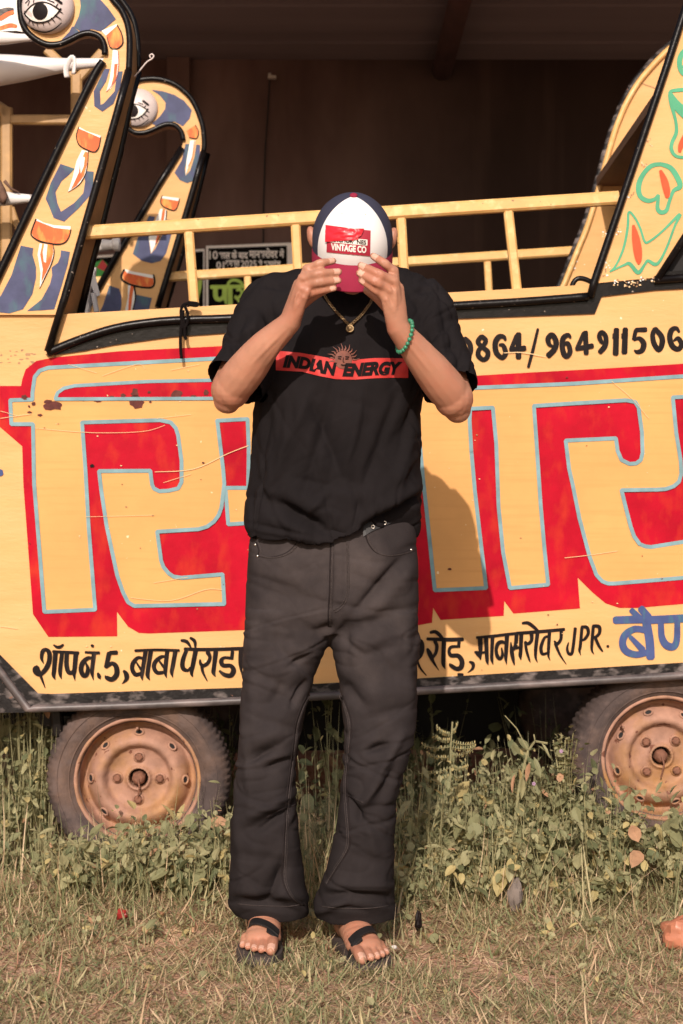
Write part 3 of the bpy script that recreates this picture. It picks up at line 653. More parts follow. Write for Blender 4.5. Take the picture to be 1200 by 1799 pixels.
ft = [(980,512),(990,490),(1010,440),(1030,390),(1052,315),(1064,270),(1075,232),(1085,205),(1097,178),(1113,150),(1132,125),(1165,90),(1200,63),(1260,30),(1420,-10),(1420,512)]
t.solid([surf_far(x, y, .01) for x, y in ft], [surf_far(x, y, -.03) for x, y in ft], M_yel)
t.tube([surf_far(x + 4, y + 2, .016) for x, y in catmull(ft[:14], 3)], .010, M_rail)
t.tube([surf_far(x - 2, y - 1, -.006) for x, y in catmull(ft[:14], 3)], .010, M_trim, wob=.06)
t.stroke([(1118,143,1.2),(1152,155,1.2)], M_side, surf_far, .012)
for i in range(40):
    y = random.uniform(360, 480); x = np.interp(y, [350, 490], [1046, 1004]) + random.uniform(-2, 2)
    t.poly([(x + random.uniform(.5, 2) * math.cos(a), y + random.uniform(.8, 2) * math.sin(a)) for a in (0, 1.2, 2.5, 3.7, 5)], random.choice([M_wpaint, M_side]), surf_far, .0112 + i * .00002)
t.build('throne_side', cart, auto=30)
# roof board between the throne's sides
t = MB()
A = Cp(1154,157,-.03); B = surf_far(1048,312,.01)
e = Vector((.75, .02, 0)); th = Vector((0, 0, .028))
t.solid([A, B, B + e, A + e], [A - th, B - th, B + e - th, A + e - th], M_wood)
for k in range(1, 6):
    f = k / 6
t.build('roof_board', cart)
t = MB()
A2 = Cp(1105,300,-.05) + Vector((.22,0,0)); B2 = surf_far(1080,420,.02) + Vector((.22,0,0))
t.solid([A2, B2, B2 + Vector((.1,0,-.62)), A2 + Vector((.1,0,-.62))], [p + Vector((.03,0,0)) for p in (A2, B2, B2 + Vector((.1,0,-.62)), A2 + Vector((.1,0,-.62)))], M_wood)
t.build('seat_back', cart)
# ---------------------------------------------------------------- frame of square tube at the rear left
M_fr = mat('brown_yellow_frame', (.42, .24, .09), .5, (14, .2), (50, .2, .002))
t = MB(); D = -.75
def Cd(x, y): return Cp(x, y, D)
t.bar(Cd(12,560), Cd(12,190), .036, .036, M_fr, up=CU); t.bar(Cd(18,211), Cd(230,211), .03, .03, M_fr)
t.bar(Cd(133,560), Cd(135,132), .034, .034, M_fr, up=CU); t.bar(Cd(82,88), Cd(130,132), .028, .028, M_fr, up=CU); t.bar(Cd(180,92), Cd(135,142), .028, .028, M_fr, up=CU)
t.bar(Cd(14,200), Cd(-60,150), .036, .036, M_fr, up=CU)
t.bar(Cd(20,365), Cd(38,420), .02, .02, M_fr, up=CU)
t.build('rear_frame', cart)
t = MB()
hk = catmull([(236,135),(247,122),(258,109),(266,104),(270,99),(267,95),(263,98),(265,102)], 4)
t.tube([Cp(x, y, -.06) for x, y in hk], .0022, M_eye, 8); t.build('wire_hook', neck_o, smooth=True)
# ---------------------------------------------------------------- white tapered poles lying in the cart
def pole(pts, off, lab):
    a = Cp(*pts[0][:2], off); o = MB()
    q = catmull(pts, 6); sc = (4.84 - off) / F
    o.tube([Cp(x, y, off) for x, y, r in q], [r * sc for x, y, r in q], M_pole, 20)
    ob = o.build('tapered_pole', None, auto=50); tag(ob, lab, 'pole', 'white tapered poles in the cart'); return ob
pole([(-60,128,32),(0,123,27),(45,120,22),(87,117,15.5),(130,113,10.5),(173,110.5,8),(195,110,8)], -.6, 'thickest white tapered pole, just under the near swan beak')
pole([(-80,64,14),(0,67,11.5),(30,67,8),(60,66,6),(85,66,6)], -.45, 'white tapered pole half hidden behind the beak, topmost of the four')
pole([(-60,350,13),(5,349,12.5),(30,349,9.5),(58,348.5,6.5),(90,348,6)], -.6, 'short white tapered pole left of the near neck, with rag at its joint')
pole([(90,432,17),(150,432,15),(172,431,12),(188,430.5,9.5),(197,430,9),(201,429.5,12),(209,429,12.5),(211,429,11)], -.8, 'white tapered pole with flared end between the two swan necks')
t = MB(); M_rag = mat('brown_rag', (.14, .075, .05), .9, (30, .3))
for i in range(7):
    t.tube([Cp(-3 + i, 318 + 3 * i, -.58), Cp(4 + i * .6, 335 + i * 2, -.56), Cp(-2 + i * 1.3, 352 + i, -.57)], [.008, .012, .006], M_rag, 6)
t.tube([Cp(8,318,-.58), Cp(20,332,-.58), Cp(34,338,-.58)], [.006,.004,.002], M_rag, 6)
o = t.build('rag', None, smooth=True); tag(o, 'brown rag knotted round the short white pole', 'rag')
t = MB(); rg2 = catmull([(118,136),(116,122),(121,108),(128,101),(131,110),(129,130)], 4)
t.tube([Cp(x, y, -.53) for x, y in rg2], [.010] * len(rg2), M_pole, 8, flat=.5); o = t.build('cloth_tie', None, smooth=True); tag(o, 'pale cloth strip tied round the thickest white pole', 'cloth')
t = MB()
t.solid([Cp(x, y, -.5) for x, y in [(162,462),(169,490),(176,518),(168,522),(160,500),(152,530)]], [Cp(x, y, -.53) for x, y in [(162,462),(169,490),(176,518),(168,522),(160,500),(152,530)]], M_pole)
t.bar(Cp(164,515,-.48), Cp(170,548,-.48), .018, .014, M_pole, up=CU); t.bar(Cp(150,560,-.55), Cp(164,470,-.55), .03, .02, M_pole, up=CU)
o = t.build('broken_slat', None); tag(o, 'flaking white slats propped behind the near swan neck', 'slat')
# cord tied at the foot of the first post
t = MB(); M_cord = mat('black_cord', (.008, .006, .006), .9, spec=.05)
for pts in ([(345,533),(334,533),(322,536),(318,550),(322,575),(328,570),(330,552),(324,537)], [(322,545),(318,580),(317,606),(319,630)], [(323,560),(325,590),(328,596)], [(330,535),(345,537),(346,533),(330,531)]):
    q = catmull(pts, 5); t.tube([Cp(x, y, .035) for x, y in q], .0042, M_cord, 8)
o = t.build('cord', None, smooth=True); tag(o, 'black cord knotted at the foot of the yellow rail post', 'cord')
# ================================================================== BUILDING BEHIND
bld = thing('building', 'dark brown stained open shed wall with metal roof behind the cart', 'building', (0, 8, 0))
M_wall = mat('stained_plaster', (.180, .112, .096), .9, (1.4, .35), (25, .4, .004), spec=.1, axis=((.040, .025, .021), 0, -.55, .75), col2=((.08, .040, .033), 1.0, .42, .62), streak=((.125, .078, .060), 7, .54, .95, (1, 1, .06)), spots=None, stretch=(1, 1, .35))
M_roof = mat('sheet_metal', (.205, .172, .178), .5, (1.5, .2), (18, .2, .002), stretch=(.2, 2, 1))
M_beam = mat('red_oxide_beam', (.09, .042, .036), .7, (8, .3))
M_plank = mat('pale_chip', (.5, .45, .4), .8)
WY = 8.0
t = MB()
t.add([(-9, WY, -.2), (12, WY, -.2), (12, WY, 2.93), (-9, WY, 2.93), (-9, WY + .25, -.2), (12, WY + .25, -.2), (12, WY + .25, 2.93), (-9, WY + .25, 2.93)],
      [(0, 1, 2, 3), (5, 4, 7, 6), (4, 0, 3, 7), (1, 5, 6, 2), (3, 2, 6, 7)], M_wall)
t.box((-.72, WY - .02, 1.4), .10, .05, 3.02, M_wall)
a = P(474,137,WY - .03); t.tube([a, P(471,190,WY - .01), P(466,260,WY - .01), P(463,360,WY - .01), P(462,480,WY-.01)], .0035, M_black, 6)
t.build('wall', bld)
t = MB()
RB, RF = 2.90, 3.0; NY = 110
def rz(y): return RB + (RF - RB) * (8.25 - y) / 2.6
vs = []; fs = []
for i in range(NY + 1):
    y = 8.25 - 2.6 * i / NY
    d = .005 if (i % 22) < 6 else 0
    for x in (-9, 12): vs.append((x, y, rz(y) + d)); 
n0 = len(vs)
vs += [(v[0], v[1], v[2] + .05) for v in vs]
for i in range(NY):
    fs.append((2 * i, 2 * i + 2, 2 * i + 3, 2 * i + 1)); fs.append((n0 + 2 * i, n0 + 2 * i + 1, n0 + 2 * i + 3, n0 + 2 * i + 2))
fs += [(0, 1, n0 + 1, n0), (2 * NY, n0 + 2 * NY, n0 + 2 * NY + 1, 2 * NY + 1)]
t.add(vs, fs, M_roof); t.build('roof', bld)
for x in (-3.4, .445, 4.3):
    t = MB(); t.tube([(x, 8.0, 2.86), (x + .03, 5.7, 2.95)], .045, M_beam, 12); t.build('roof_beam', bld, smooth=True)
t = MB(); t.box(P(478,136,7.93), .035, .03, .012, M_plank); t.box(P(474,133,7.95), .012, .02, .02, M_plank); t.build('bracket', bld)
# far side walls closing the shed so that it stays dark
for x in (-9.1, 12.1):
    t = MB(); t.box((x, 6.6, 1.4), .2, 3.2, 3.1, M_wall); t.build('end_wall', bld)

# posters on the wall
M_pblack = mat('poster_black', (.006, .005, .005), .8, spec=.04); M_pwhite = mat('poster_white', (.86, .80, .77), .6, (20, .1)); M_pgreen = mat('poster_lime', (.42, .62, .10), .6, (20, .1))
M_pred = mat('poster_red', (.62, .04, .05), .6); M_pgr2 = mat('poster_green', (.06, .42, .08), .6); M_pgrey = mat('poster_grey', (.32, .28, .25), .7, (40, .3))
def Pw(x, y, o=0): 
    d = ray(x, y); tt = (WY - .02 - o) / d.y; return Vector((0, 0, CAMH)) + d * tt
FONT_CACHE = {}
def text_geo(s, shear=0.0, bold=0.0, space=1.0):
    """a string as flat triangles in a unit box: verts (n,2), faces, width"""
    cu = bpy.data.curves.new('t', 'FONT'); cu.body = s; cu.size = 1; cu.shear = shear; cu.offset = bold; cu.space_character = space; cu.resolution_u = 4; cu.fill_mode = 'FRONT'
    ob = bpy.data.objects.new('t', cu); COL.objects.link(ob)
    dg = bpy.context.evaluated_depsgraph_get(); me = bpy.data.meshes.new_from_object(ob.evaluated_get(dg))
    bm = bmesh.new(); bm.from_mesh(me); bmesh.ops.triangulate(bm, faces=bm.faces); bmesh.ops.remove_doubles(bm, verts=bm.verts, dist=1e-5)
    bm.verts.index_update(); v = np.array([(q.co.x, q.co.y) for q in bm.verts]) if bm.verts else np.zeros((0, 2)); f = [tuple(q.index for q in fc.verts) for fc in bm.faces]
    bm.free(); bpy.data.objects.remove(ob); bpy.data.curves.remove(cu); bpy.data.meshes.remove(me)
    return v, f
def put_text(mb, s, x0, y0, x1, y1, m, surf, off, shear=0.0, bold=0.0, space=1.0, warp=None):
    """fit the string between pixel x0..x1, baseline y1, top y0"""
    v, f = text_geo(s, shear, bold, space)
    if not len(f): return
    a = v.min(0); b = v.max(0)
    u = (v - a) / (b - a)
    pts = []
    for q in u:
        x = x0 + q[0] * (x1 - x0); y = y1 + q[1] * (y0 - y1)
        if warp: x, y = warp(q[0], q[1])
        pts.append(surf(x, y, off))
    mb.add(pts, f, m)
PO = lambda x, y: (270 + x / 4.8, 420 + y / 4.8)
def poster(quad, name):
    mb = MB(); mb.solid([Pw(x, y, .004) for x, y in quad], [Pw(x, y, .001) for x, y in quad], M_pwhite); return mb
mb = poster([(362,432),(514,426),(516,600),(362,604)], 'p')
mb.solid([Pw(x, y, .0055) for x, y in [(366,436.5),(504,431.5),(506,600),(366,602)]], [Pw(x, y, .0045) for x, y in [(366,436.5),(504,431.5),(506,600),(366,602)]], M_pblack)
put_text(mb, '10', *PO(468,100), *PO(540,170), M_pwhite, Pw, .0065, bold=.02)
put_text(mb, 'साल के बाद', *PO(550,92), *PO(795,172), M_pwhite, Pw, .0065, bold=.036)
put_text(mb, 'मानसरोवर', *PO(805,75), *PO(1045,162), M_pwhite, Pw, .0065, bold=.036)
put_text(mb, 'में', *PO(1060,80), *PO(1100,158), M_pwhite, Pw, .0065, bold=.036)
put_text(mb, '01', *PO(528,190), *PO(595,250), M_pwhite, Pw, .0065, bold=.02)
put_text(mb, 'अगस्त', *PO(600,178), *PO(725,250), M_pwhite, Pw, .0065, bold=.036)
put_text(mb, '2025', *PO(735,178), *PO(868,240), M_pwhite, Pw, .0065, bold=.02)
put_text(mb, 'से शुभारंभ', *PO(880,172), *PO(1070,238), M_pwhite, Pw, .0065, bold=.036)
for pts in [[(490,262,14),(700,250,10),(900,246,10)]]: mb.stroke(crop(270,420,4.8,pts), M_pgreen, Pw, .0064)
pg = [[(485,405,34),(640,402,32),(900,395,32)],[(520,410,40),(525,490,40),(560,510,34),(595,480,34)],[(600,405,42),(600,480,42),(612,545,14)],
      [(620,400,24),(640,360,24),(680,345,26),(735,365,26),(750,400,24)],[(645,400,40),(645,560,40)],[(700,430,20),(735,430,24),(740,470,22),(700,500,26),(690,480,20)],[(700,500,22),(735,540,24)],[(775,400,38),(775,560,38)]]
for s in pg: mb.stroke(crop(270,420,4.8,s), M_pgreen, Pw, .0066)
o = mb.build('poster'); tag(o, 'black poster with white Hindi lines and large lime lettering on the shed wall', 'poster')
mb = poster([(120,452),(359.5,437),(359.5,600),(120,604)], 'p')
q2 = [(122,456),(357,441.5),(357,600),(122,602)]
mb.solid([Pw(x, y, .0055) for x, y in q2], [Pw(x, y, .0045) for x, y in q2], M_pblack)
mb.poly([(165,462),(180,456),(195,470),(192,490),(168,490)], M_pgr2, Pw, .0062); mb.poly([(180,456),(190,468),(182,476),(170,470)], M_pred, Pw, .0066)
arch = [(286,560),(288,530),(296,510),(312,490),(330,480),(356,486),(354,505),(348,530),(340,560)]
mb.poly([(x, y) for x, y in arch], M_pgreen, Pw, .0062)
mb.poly([(292,560),(293,532),(302,516),(318,508),(334,512),(342,530),(342,560)], M_pblack, Pw, .0070)
for k in range(3): mb.poly([(296 + k * 19, 508 - k * 6), (304 + k * 19, 482), (313 + k * 19, 482), (308 + k * 19, 508 - k * 4)], M_pred, Pw, .0066)
for i in range(26): 
    cx, cy = 318 + random.gauss(0, 6), 528 + random.gauss(0, 9)
    mb.poly([(cx + random.uniform(2, 5) * math.cos(a), cy + random.uniform(2, 5) * math.sin(a)) for a in (0, 1, 2, 3, 4, 5.2)], M_pgrey, Pw, .0075 + i * .00004)
o = mb.build('poster'); tag(o, 'black poster with red and lime striped arch, partly behind the far swan neck', 'poster')

# ================================================================== GROUND
M_soil = mat('dry_soil', (.50, .315, .215), .95, (6, .3), (45, .8, .02), spec=.1, col2=((.34, .215, .14), 9, .42, .6), spots=((.62, .38, .29), 60, .62))
gx = np.concatenate([-np.geomspace(1500, 2.6, 22), np.arange(-2.4, 2.41, .025), np.geomspace(2.6, 1500, 22)])
gy = np.concatenate([-np.geomspace(1500, 2, 18), np.arange(-1.5, 2.6, .3), np.arange(2.7, 5.4, .025), np.arange(5.4, 8.3, .06), np.geomspace(8.6, 1600, 22)])
def ground_z(x, y):
    z = .018 * np.clip(x, -2, 3) * np.clip((y - 4.2) / .6, 0, 1)
    z = z + .012 * np.sin(x * 3.1 + 1.2) * np.sin(y * 2.7 + .4) + .006 * np.sin(x * 9.3 + y * 4.1) + .004 * np.sin(y * 13.7 - x * 6.2) + .003 * np.sin(x * 41 + 3 * np.sin(y * 17)) * np.sin(y * 47 + 2 * np.sin(x * 23)) + .0025 * np.sin(x * 83 + y * 31) * np.sin(y * 71 - x * 19)
    z = z + .03 * np.exp(-((x + .75) ** 2 / .25 + (y - 4.55) ** 2 / .06))
    r = np.maximum(np.abs(x), np.abs(y - 4)); return np.where(r > 6, z * 0.2, z) - .004
XX, YY = np.meshgrid(gx, gy); ZZ = ground_z(XX, YY)
co = np.stack([XX.ravel(), YY.ravel(), ZZ.ravel()], 1)
nx, ny = len(gx), len(gy)
idx = (np.arange(ny - 1)[:, None] * nx + np.arange(nx - 1)[None, :]).ravel()
faces = np.stack([idx, idx + 1, idx + nx + 1, idx + nx], 1)
def np_mesh(name, verts, faces, mats, mi=None, smooth=False, parent=None):
    k = faces.shape[1]; me = bpy.data.meshes.new(name)
    me.vertices.add(len(verts)); me.vertices.foreach_set('co', verts.astype(np.float32).ravel())
    me.loops.add(faces.size); me.loops.foreach_set('vertex_index', faces.astype(np.int32).ravel())
    me.polygons.add(len(faces)); me.polygons.foreach_set('loop_start', np.arange(0, faces.size, k, dtype=np.int32))
    for m in mats: me.materials.append(m)
    if mi is not None: me.polygons.foreach_set('material_index', mi.astype(np.int32))
    me.polygons.foreach_set('use_smooth', np.full(len(faces), smooth))
    me.update(calc_edges=True); me.validate(); return link(name, me, parent)
g = np_mesh('ground', co, faces, [M_soil], smooth=True); struct(g)
# ================================================================== PERSON
man = thing('person', 'man in black printed T-shirt and charcoal jeans pulling his cap brim over his face', 'person', (-.03, 4.05, 0))
M_skin = mat('skin', (.465, .222, .140), .48, (22, .16), (90, .35, .0012), sss=.12, spec=.4, col2=((.37, .150, .092), 11, .42, .66))
M_nail = mat('nail', (.66, .38, .28), .3, spec=.5)
M_shirt = mat('black_cotton', (.0128, .0106, .0112), .9, (7, .18), (500, .3, .001), spec=.07)
M_print = mat('red_print', (.50, .040, .036), .5, (24, .2), spec=.2)
M_suno = mat('orange_print', (.16, .040, .020), .6, (60, .3))
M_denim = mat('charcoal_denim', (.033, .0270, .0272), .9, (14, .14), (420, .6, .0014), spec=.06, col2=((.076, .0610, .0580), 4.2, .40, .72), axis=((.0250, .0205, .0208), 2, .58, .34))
M_stitch = mat('denim_stitch', (.050, .040, .038), .9, (400, .5), spec=.1); M_seam = mat('denim_seam', (.020, .015, .015), .9, spec=.1)
M_white = mat('cap_white_cotton', (.80, .765, .735), .85, (5, .04), (500, .2, .001), spec=.25)
M_navy = mat('cap_navy_cotton', (.040, .040, .066), .9, (8, .15), (500, .25, .001), spec=.25)
M_crim = mat('cap_crimson_cotton', (.26, .017, .045), .85, (8, .12), (500, .25, .001), spec=.25)
M_patch = mat('patch_crimson', (.38, .018, .04), .6, (20, .15)); M_tape = mat('red_tape', (.66, .02, .035), .35, (25, .15), (30, .5, .004))
M_gold = mat('old_gold', (.30, .20, .10), .40, (60, .3), metal=.7); M_steel = mat('eyelet_steel', (.6, .55, .5), .3, metal=.9)
M_jade = mat('jade_bead', (.04, .22, .12), .3, (40, .3)); M_leather = mat('black_leather', (.014, .012, .012), .5, (30, .3), (90, .3, .002)); M_soleb = mat('brown_sole', (.06, .045, .04), .75, (40, .3), (80, .4, .002))
M_hair = mat('black_hair', (.012, .010, .009), .6)

def to_mesh(mb): 
    me = bpy.data.meshes.new('tmp'); me.from_pydata(mb.v, [], mb.f); me.update(); return me
def remesh(mb, voxel, smooth_it, fac=.5, mats=()):
    ob = bpy.data.objects.new('tmp', to_mesh(mb)); COL.objects.link(ob)
    m = ob.modifiers.new('r', 'REMESH'); m.mode = 'VOXEL'; m.voxel_size = voxel; m.adaptivity = 0
    if smooth_it:
        s = ob.modifiers.new('s', 'SMOOTH'); s.iterations = smooth_it; s.factor = fac
    dg = bpy.context.evaluated_depsgraph_get(); me = bpy.data.meshes.new_from_object(ob.evaluated_get(dg))
    old = ob.data; bpy.data.objects.remove(ob); bpy.data.meshes.remove(old)
    me.materials.clear()
    for q in mats: me.materials.append(q)
    me.polygons.foreach_set('use_smooth', [True] * len(me.polygons)); return me
def get_co(me):
    a = np.empty(len(me.vertices) * 3, np.float32); me.vertices.foreach_get('co', a); return a.reshape(-1, 3).astype(float)
def get_no(me):
    a = np.empty(len(me.vertices) * 3, np.float32); me.vertices.foreach_get('normal', a); return a.reshape(-1, 3).astype(float)
def set_co(me, co): me.vertices.foreach_set('co', co.astype(np.float32).ravel()); me.update()
GAIN = 1.7
def ridges(me, segs, noise_amp=0, noise_s=(9, 9, 4), noise_seed=0, crease=None):
    co = get_co(me); no = get_no(me); px, py = proj(co)
    d = np.zeros(len(co)); face = np.clip(-no[:, 1] * 2.0 + .25, 0, 1)
    for x0, y0, x1, y1, w, amp in segs:
        vx, vy = x1 - x0, y1 - y0; L2 = vx * vx + vy * vy
        t = np.clip(((px - x0) * vx + (py - y0) * vy) / L2, 0, 1)
        q = np.hypot(px - x0 - vx * t, py - y0 - vy * t)
        d += GAIN * amp * np.exp(-(q / w) ** 2) * (.25 + .75 * np.sin(PI * np.clip(t, .03, .97)) ** .6)
    d *= face
    if noise_amp:
        nn = np.array([noise.noise(Vector((a * noise_s[0] + noise_seed, b * noise_s[1], c * noise_s[2]))) + .5 * noise.noise(Vector((a * noise_s[0] * 2.3, b * noise_s[1] * 2.3 + noise_seed, c * noise_s[2] * 2.1))) for a, b, c in co])
        d += noise_amp * nn
    if crease:                                   # thin sharp valleys wandering over the cloth
        for amp, sc, wdt, seed, rot, mask in crease:
            cr, sr = math.cos(rot), math.sin(rot)
            n_ = np.array([noise.noise(Vector(((a * cr - c * sr) * sc[0] + seed, b * sc[1] * .6, (a * sr + c * cr) * sc[2]))) for a, b, c in co])
            d += -amp * np.exp(-(n_ / wdt) ** 2) * mask(px, py) + .55 * amp * np.exp(-((n_ - wdt * 2.2) / (wdt * 1.8)) ** 2) * mask(px, py)
    set_co(me, co + no * d[:, None])
def bvh_of(me):
    co = get_co(me); return BVHTree.FromPolygons([Vector(c) for c in co], [tuple(p.vertices) for p in me.polygons])
def surf_on(bvh, fallback):
    def s(px, py, off=0.0):
        d = ray(px, py).normalized(); o = Vector((0, 0, CAMH))
        h = bvh.ray_cast(o, d)
        if h[0] is None: return P(px, py, fallback)
        n = h[1] if h[1].dot(d) < 0 else -h[1]
        return h[0] + (n * .35 - d * .65) * off
    return s
def chain(mb, pts, rs, seg=16, end=True):
    """tapered limb: tube with rounded ends through the joints"""
    q = catmull([(*p, r) for p, r in zip(pts, rs)], 6)
    P_ = [Vector(c[:3]) for c in q]; R_ = [c[3] for c in q]
    mb.tube(P_, R_, None, seg)
    if end:
        mb.ball(P_[0], R_[0], R_[0], R_[0], None, 16, 10); mb.ball(P_[-1], R_[-1], R_[-1], R_[-1], None, 16, 10)
def loft(mb, rows, n=2.5, seg=64, warp=None):
    """rows: (py, xl, xr, y, half_depth): closed solid whose silhouette passes through the pixel edges"""
    vs = []; fs = []
    for i, (py, xl, xr, y, hd) in enumerate(rows):
        L_, R_ = P(xl, py, y), P(xr, py, y); cx = (L_.x + R_.x) / 2; a = (R_.x - L_.x) / 2; z = L_.z
        for k in range(seg):
            t = 2 * PI * k / seg; c, s_ = math.cos(t), math.sin(t)
            x = cx + a * math.copysign(abs(c) ** (2 / n), c); yy = y + hd * math.copysign(abs(s_) ** (2 / n), s_)
            v = Vector((x, yy, z))
            if warp: v = warp(v, i, len(rows))
            vs.append(v)
        if i:
            for k in range(seg):
                fs.append(((i - 1) * seg + k, (i - 1) * seg + (k + 1) % seg, i * seg + (k + 1) % seg, i * seg + k))
    fs.append(tuple(range(seg - 1, -1, -1))); m = (len(rows) - 1) * seg; fs.append(tuple(range(m, m + seg)))
    mb.add(vs, fs, None)
def interp_rows(keys, step):
    ks = np.array(keys, float); ys = np.arange(ks[0, 0], ks[-1, 0] + .1, step); ys[-1] = ks[-1, 0]
    # smooth interpolation by catmull through the keyed rows
    d = np.array(catmull([tuple(k) for k in keys], 8))
    return [(y, *[np.interp(y, d[:, 0], d[:, j]) for j in range(1, 5)]) for y in ys]

# join the print into the shirt mesh: it is pattern on the cloth
def join_into(me, mb):
    bm = bmesh.new(); bm.from_mesh(me); base_ = len(bm.verts); nv = [bm.verts.new(v) for v in mb.v]
    for m in mb.mats:
        if m.name not in [q.name for q in me.materials if q]: me.materials.append(m)
    names = [q.name for q in me.materials]
    for f, k in zip(mb.f, mb.m):
        try: fc = bm.faces.new([nv[i] for i in f]); fc.material_index = names.index(mb.mats[k].name); fc.smooth = True
        except ValueError: pass
    bm.to_mesh(me); bm.free(); me.update()
# ------------------------------------------------------------------ body (one continuous surface)
b = MB()
def E(px, py, y, rx, ry, rz_, R=None): b.ball(P(px, py, y), rx, ry, rz_, None, 24, 16, R)
for py, y, rx, ry in ((930,4.04,.13,.085),(880,4.03,.125,.085),(820,4.02,.125,.085),(760,4.02,.13,.09),(700,4.02,.135,.095),(640,4.02,.14,.095),(580,4.03,.145,.085)):
    E(585, py, y, rx, ry, .07)
E(500,545,4.03,.07,.07,.07); E(715,545,4.03,.07,.07,.07); E(612,520,4.035,.09,.065,.05)
chain(b, [P(616,540,4.045), P(617,500,4.02), P(618,460,3.97)], [.062,.056,.056])
# head, bowed: cranium, face, jaw, nose, lips, brow, ears
TH = math.radians(32)
EF = Vector((0, -math.cos(TH), -math.sin(TH))); EU = Vector((0, -math.sin(TH), math.cos(TH))); EX = Vector((1, 0, 0))
HR = Matrix((EX, -EF, EU)).transposed()
HC = P(618,425,3.935)
def H(x, f, u, rx, ry, rz_): b.ball(HC + EX * x + EF * f + EU * u, rx, ry, rz_, None, 24, 16, HR)
H(0, -.005, .005, .076, .094, .085); H(0, .025, -.05, .062, .062, .062); H(0, .045, -.088, .040, .036, .030); H(0, .03, -.072, .052, .045, .036)
H(0, .083, -.030, .012, .016, .022); H(0, .094, -.044, .014, .014, .010); H(0, .080, -.070, .022, .012, .008)
H(-.03, .07, -.002, .028, .018, .012); H(.03, .07, -.002, .028, .018, .012)
for sx in (-1, 1): H(sx * .032, .068, -.018, .013, .012, .010)
for px, py in ((547,412),(691,414)):
    sx = -1 if px < 600 else 1
    c = P(px - sx * 2, py + 5, 3.955)
    b.ball(c, .012, .014, .026, None, 18, 12, Matrix.Rotation(sx * .25, 3, 'Y'))
    b.ball(c + Vector((-sx * .012, 0, .0)), .014, .014, .018, None, 14, 10)
# arms
def arm(sh, el, mid, wr):
    chain(b, [sh, sh * .55 + el * .45 + Vector((0, .05, 0)), el + Vector((0, .035, .012)), el], [.056, .048, .042, .043])
    tip = el + (el - mid).normalized() * .016 + Vector((0, .004, -.012))
    chain(b, [tip, el.lerp(mid, .12), el.lerp(mid, .5), mid, mid * .4 + wr * .6, wr], [.0300, .0415, .0420, .0345, .0280, .0240])
L_el, L_wr = P(406,684,3.865), P(509,566,3.765)
R_el, R_wr = P(797,700,3.865), P(699,576,3.765)
arm(P(470,540,4.02), L_el, P(462,612,3.80), L_wr); arm(P(745,540,4.02), R_el, P(739,626,3.80), R_wr)
NAILS = []
def hand(wr, mcps, pips, tips, thumb, mc0):
    rad = (.0102, .0106, .0100, .0088)
    for i in range(4):
        m, p_, t_ = (Vector(q) for q in (mcps[i], pips[i], tips[i])); r = rad[i]
        root = wr.lerp(mc0, i / 3) 
        chain(b, [root, root.lerp(m, .55), m], [.0128, .0138, r * 1.14], 12)
        d = p_.lerp(t_, .55); d += (p_ - m).normalized() * .0006
        chain(b, [m, m.lerp(p_, .55), p_, d, t_], [r * 1.12, r * .96, r * .98, r * .84, r * .74], 12)
        NAILS.append((t_ - (t_ - d).normalized() * .004 + Vector((0, -r * .62, .001)), (t_ - d).normalized(), r * .62))
    mm = (mcps[0] + mcps[1] + mcps[2] + mcps[3]) / 4; lat = (mcps[3] - mcps[0]).normalized(); fw_ = (mm - wr).normalized(); nr = lat.cross(fw_).normalized(); lat = fw_.cross(nr)
    RM = Matrix((lat, fw_, nr)).transposed()
    for k in range(9):
        t = k / 8; b.ball(wr.lerp(mm, t * .86) + nr * 0, .0245 + .0075 * t, .022, .0225 - .0105 * t, None, 18, 12, RM)
    chain(b, thumb, [.0135, .0140, .0120, .0095], 12)
    # web of the palm
    for i in range(3):
        b.ball((Vector(mcps[i]) + Vector(mcps[i + 1])) / 2 * .62 + wr * .38, .016, .010, .016, None, 12, 8)
HY = 3.742
hand(L_wr, [P(540,473,HY-.004), P(532,489,HY-.010), P(529,506,HY-.008), P(532,522,HY)],
     [P(562,463,HY-.022), P(560,481,HY-.030), P(560,496,HY-.028), P(562,511,HY-.018)],
     [P(585,458.5,HY-.004), P(595,477.5,HY-.012), P(595,493,HY-.014), P(588,507,HY-.012)],
     [P(511,555,3.785), P(528,535,3.80), P(553,517,3.80), P(576,507,3.80)], P(505,560,3.765))
hand(R_wr, [P(691,476,HY-.002), P(692,494,HY-.010), P(687,511,HY-.008), P(679,526,HY)],
     [P(676,463,HY-.016), P(665,481,HY-.028), P(661,496,HY-.028), P(658,509,HY-.018)],
     [P(656,450,HY-.004), P(634,466,HY-.010), P(631,480,HY-.013), P(634,493,HY-.012)],
     [P(697,560,3.785), P(682,540,3.80), P(663,522,3.80), P(645,510,3.80)], P(700,566,3.765))
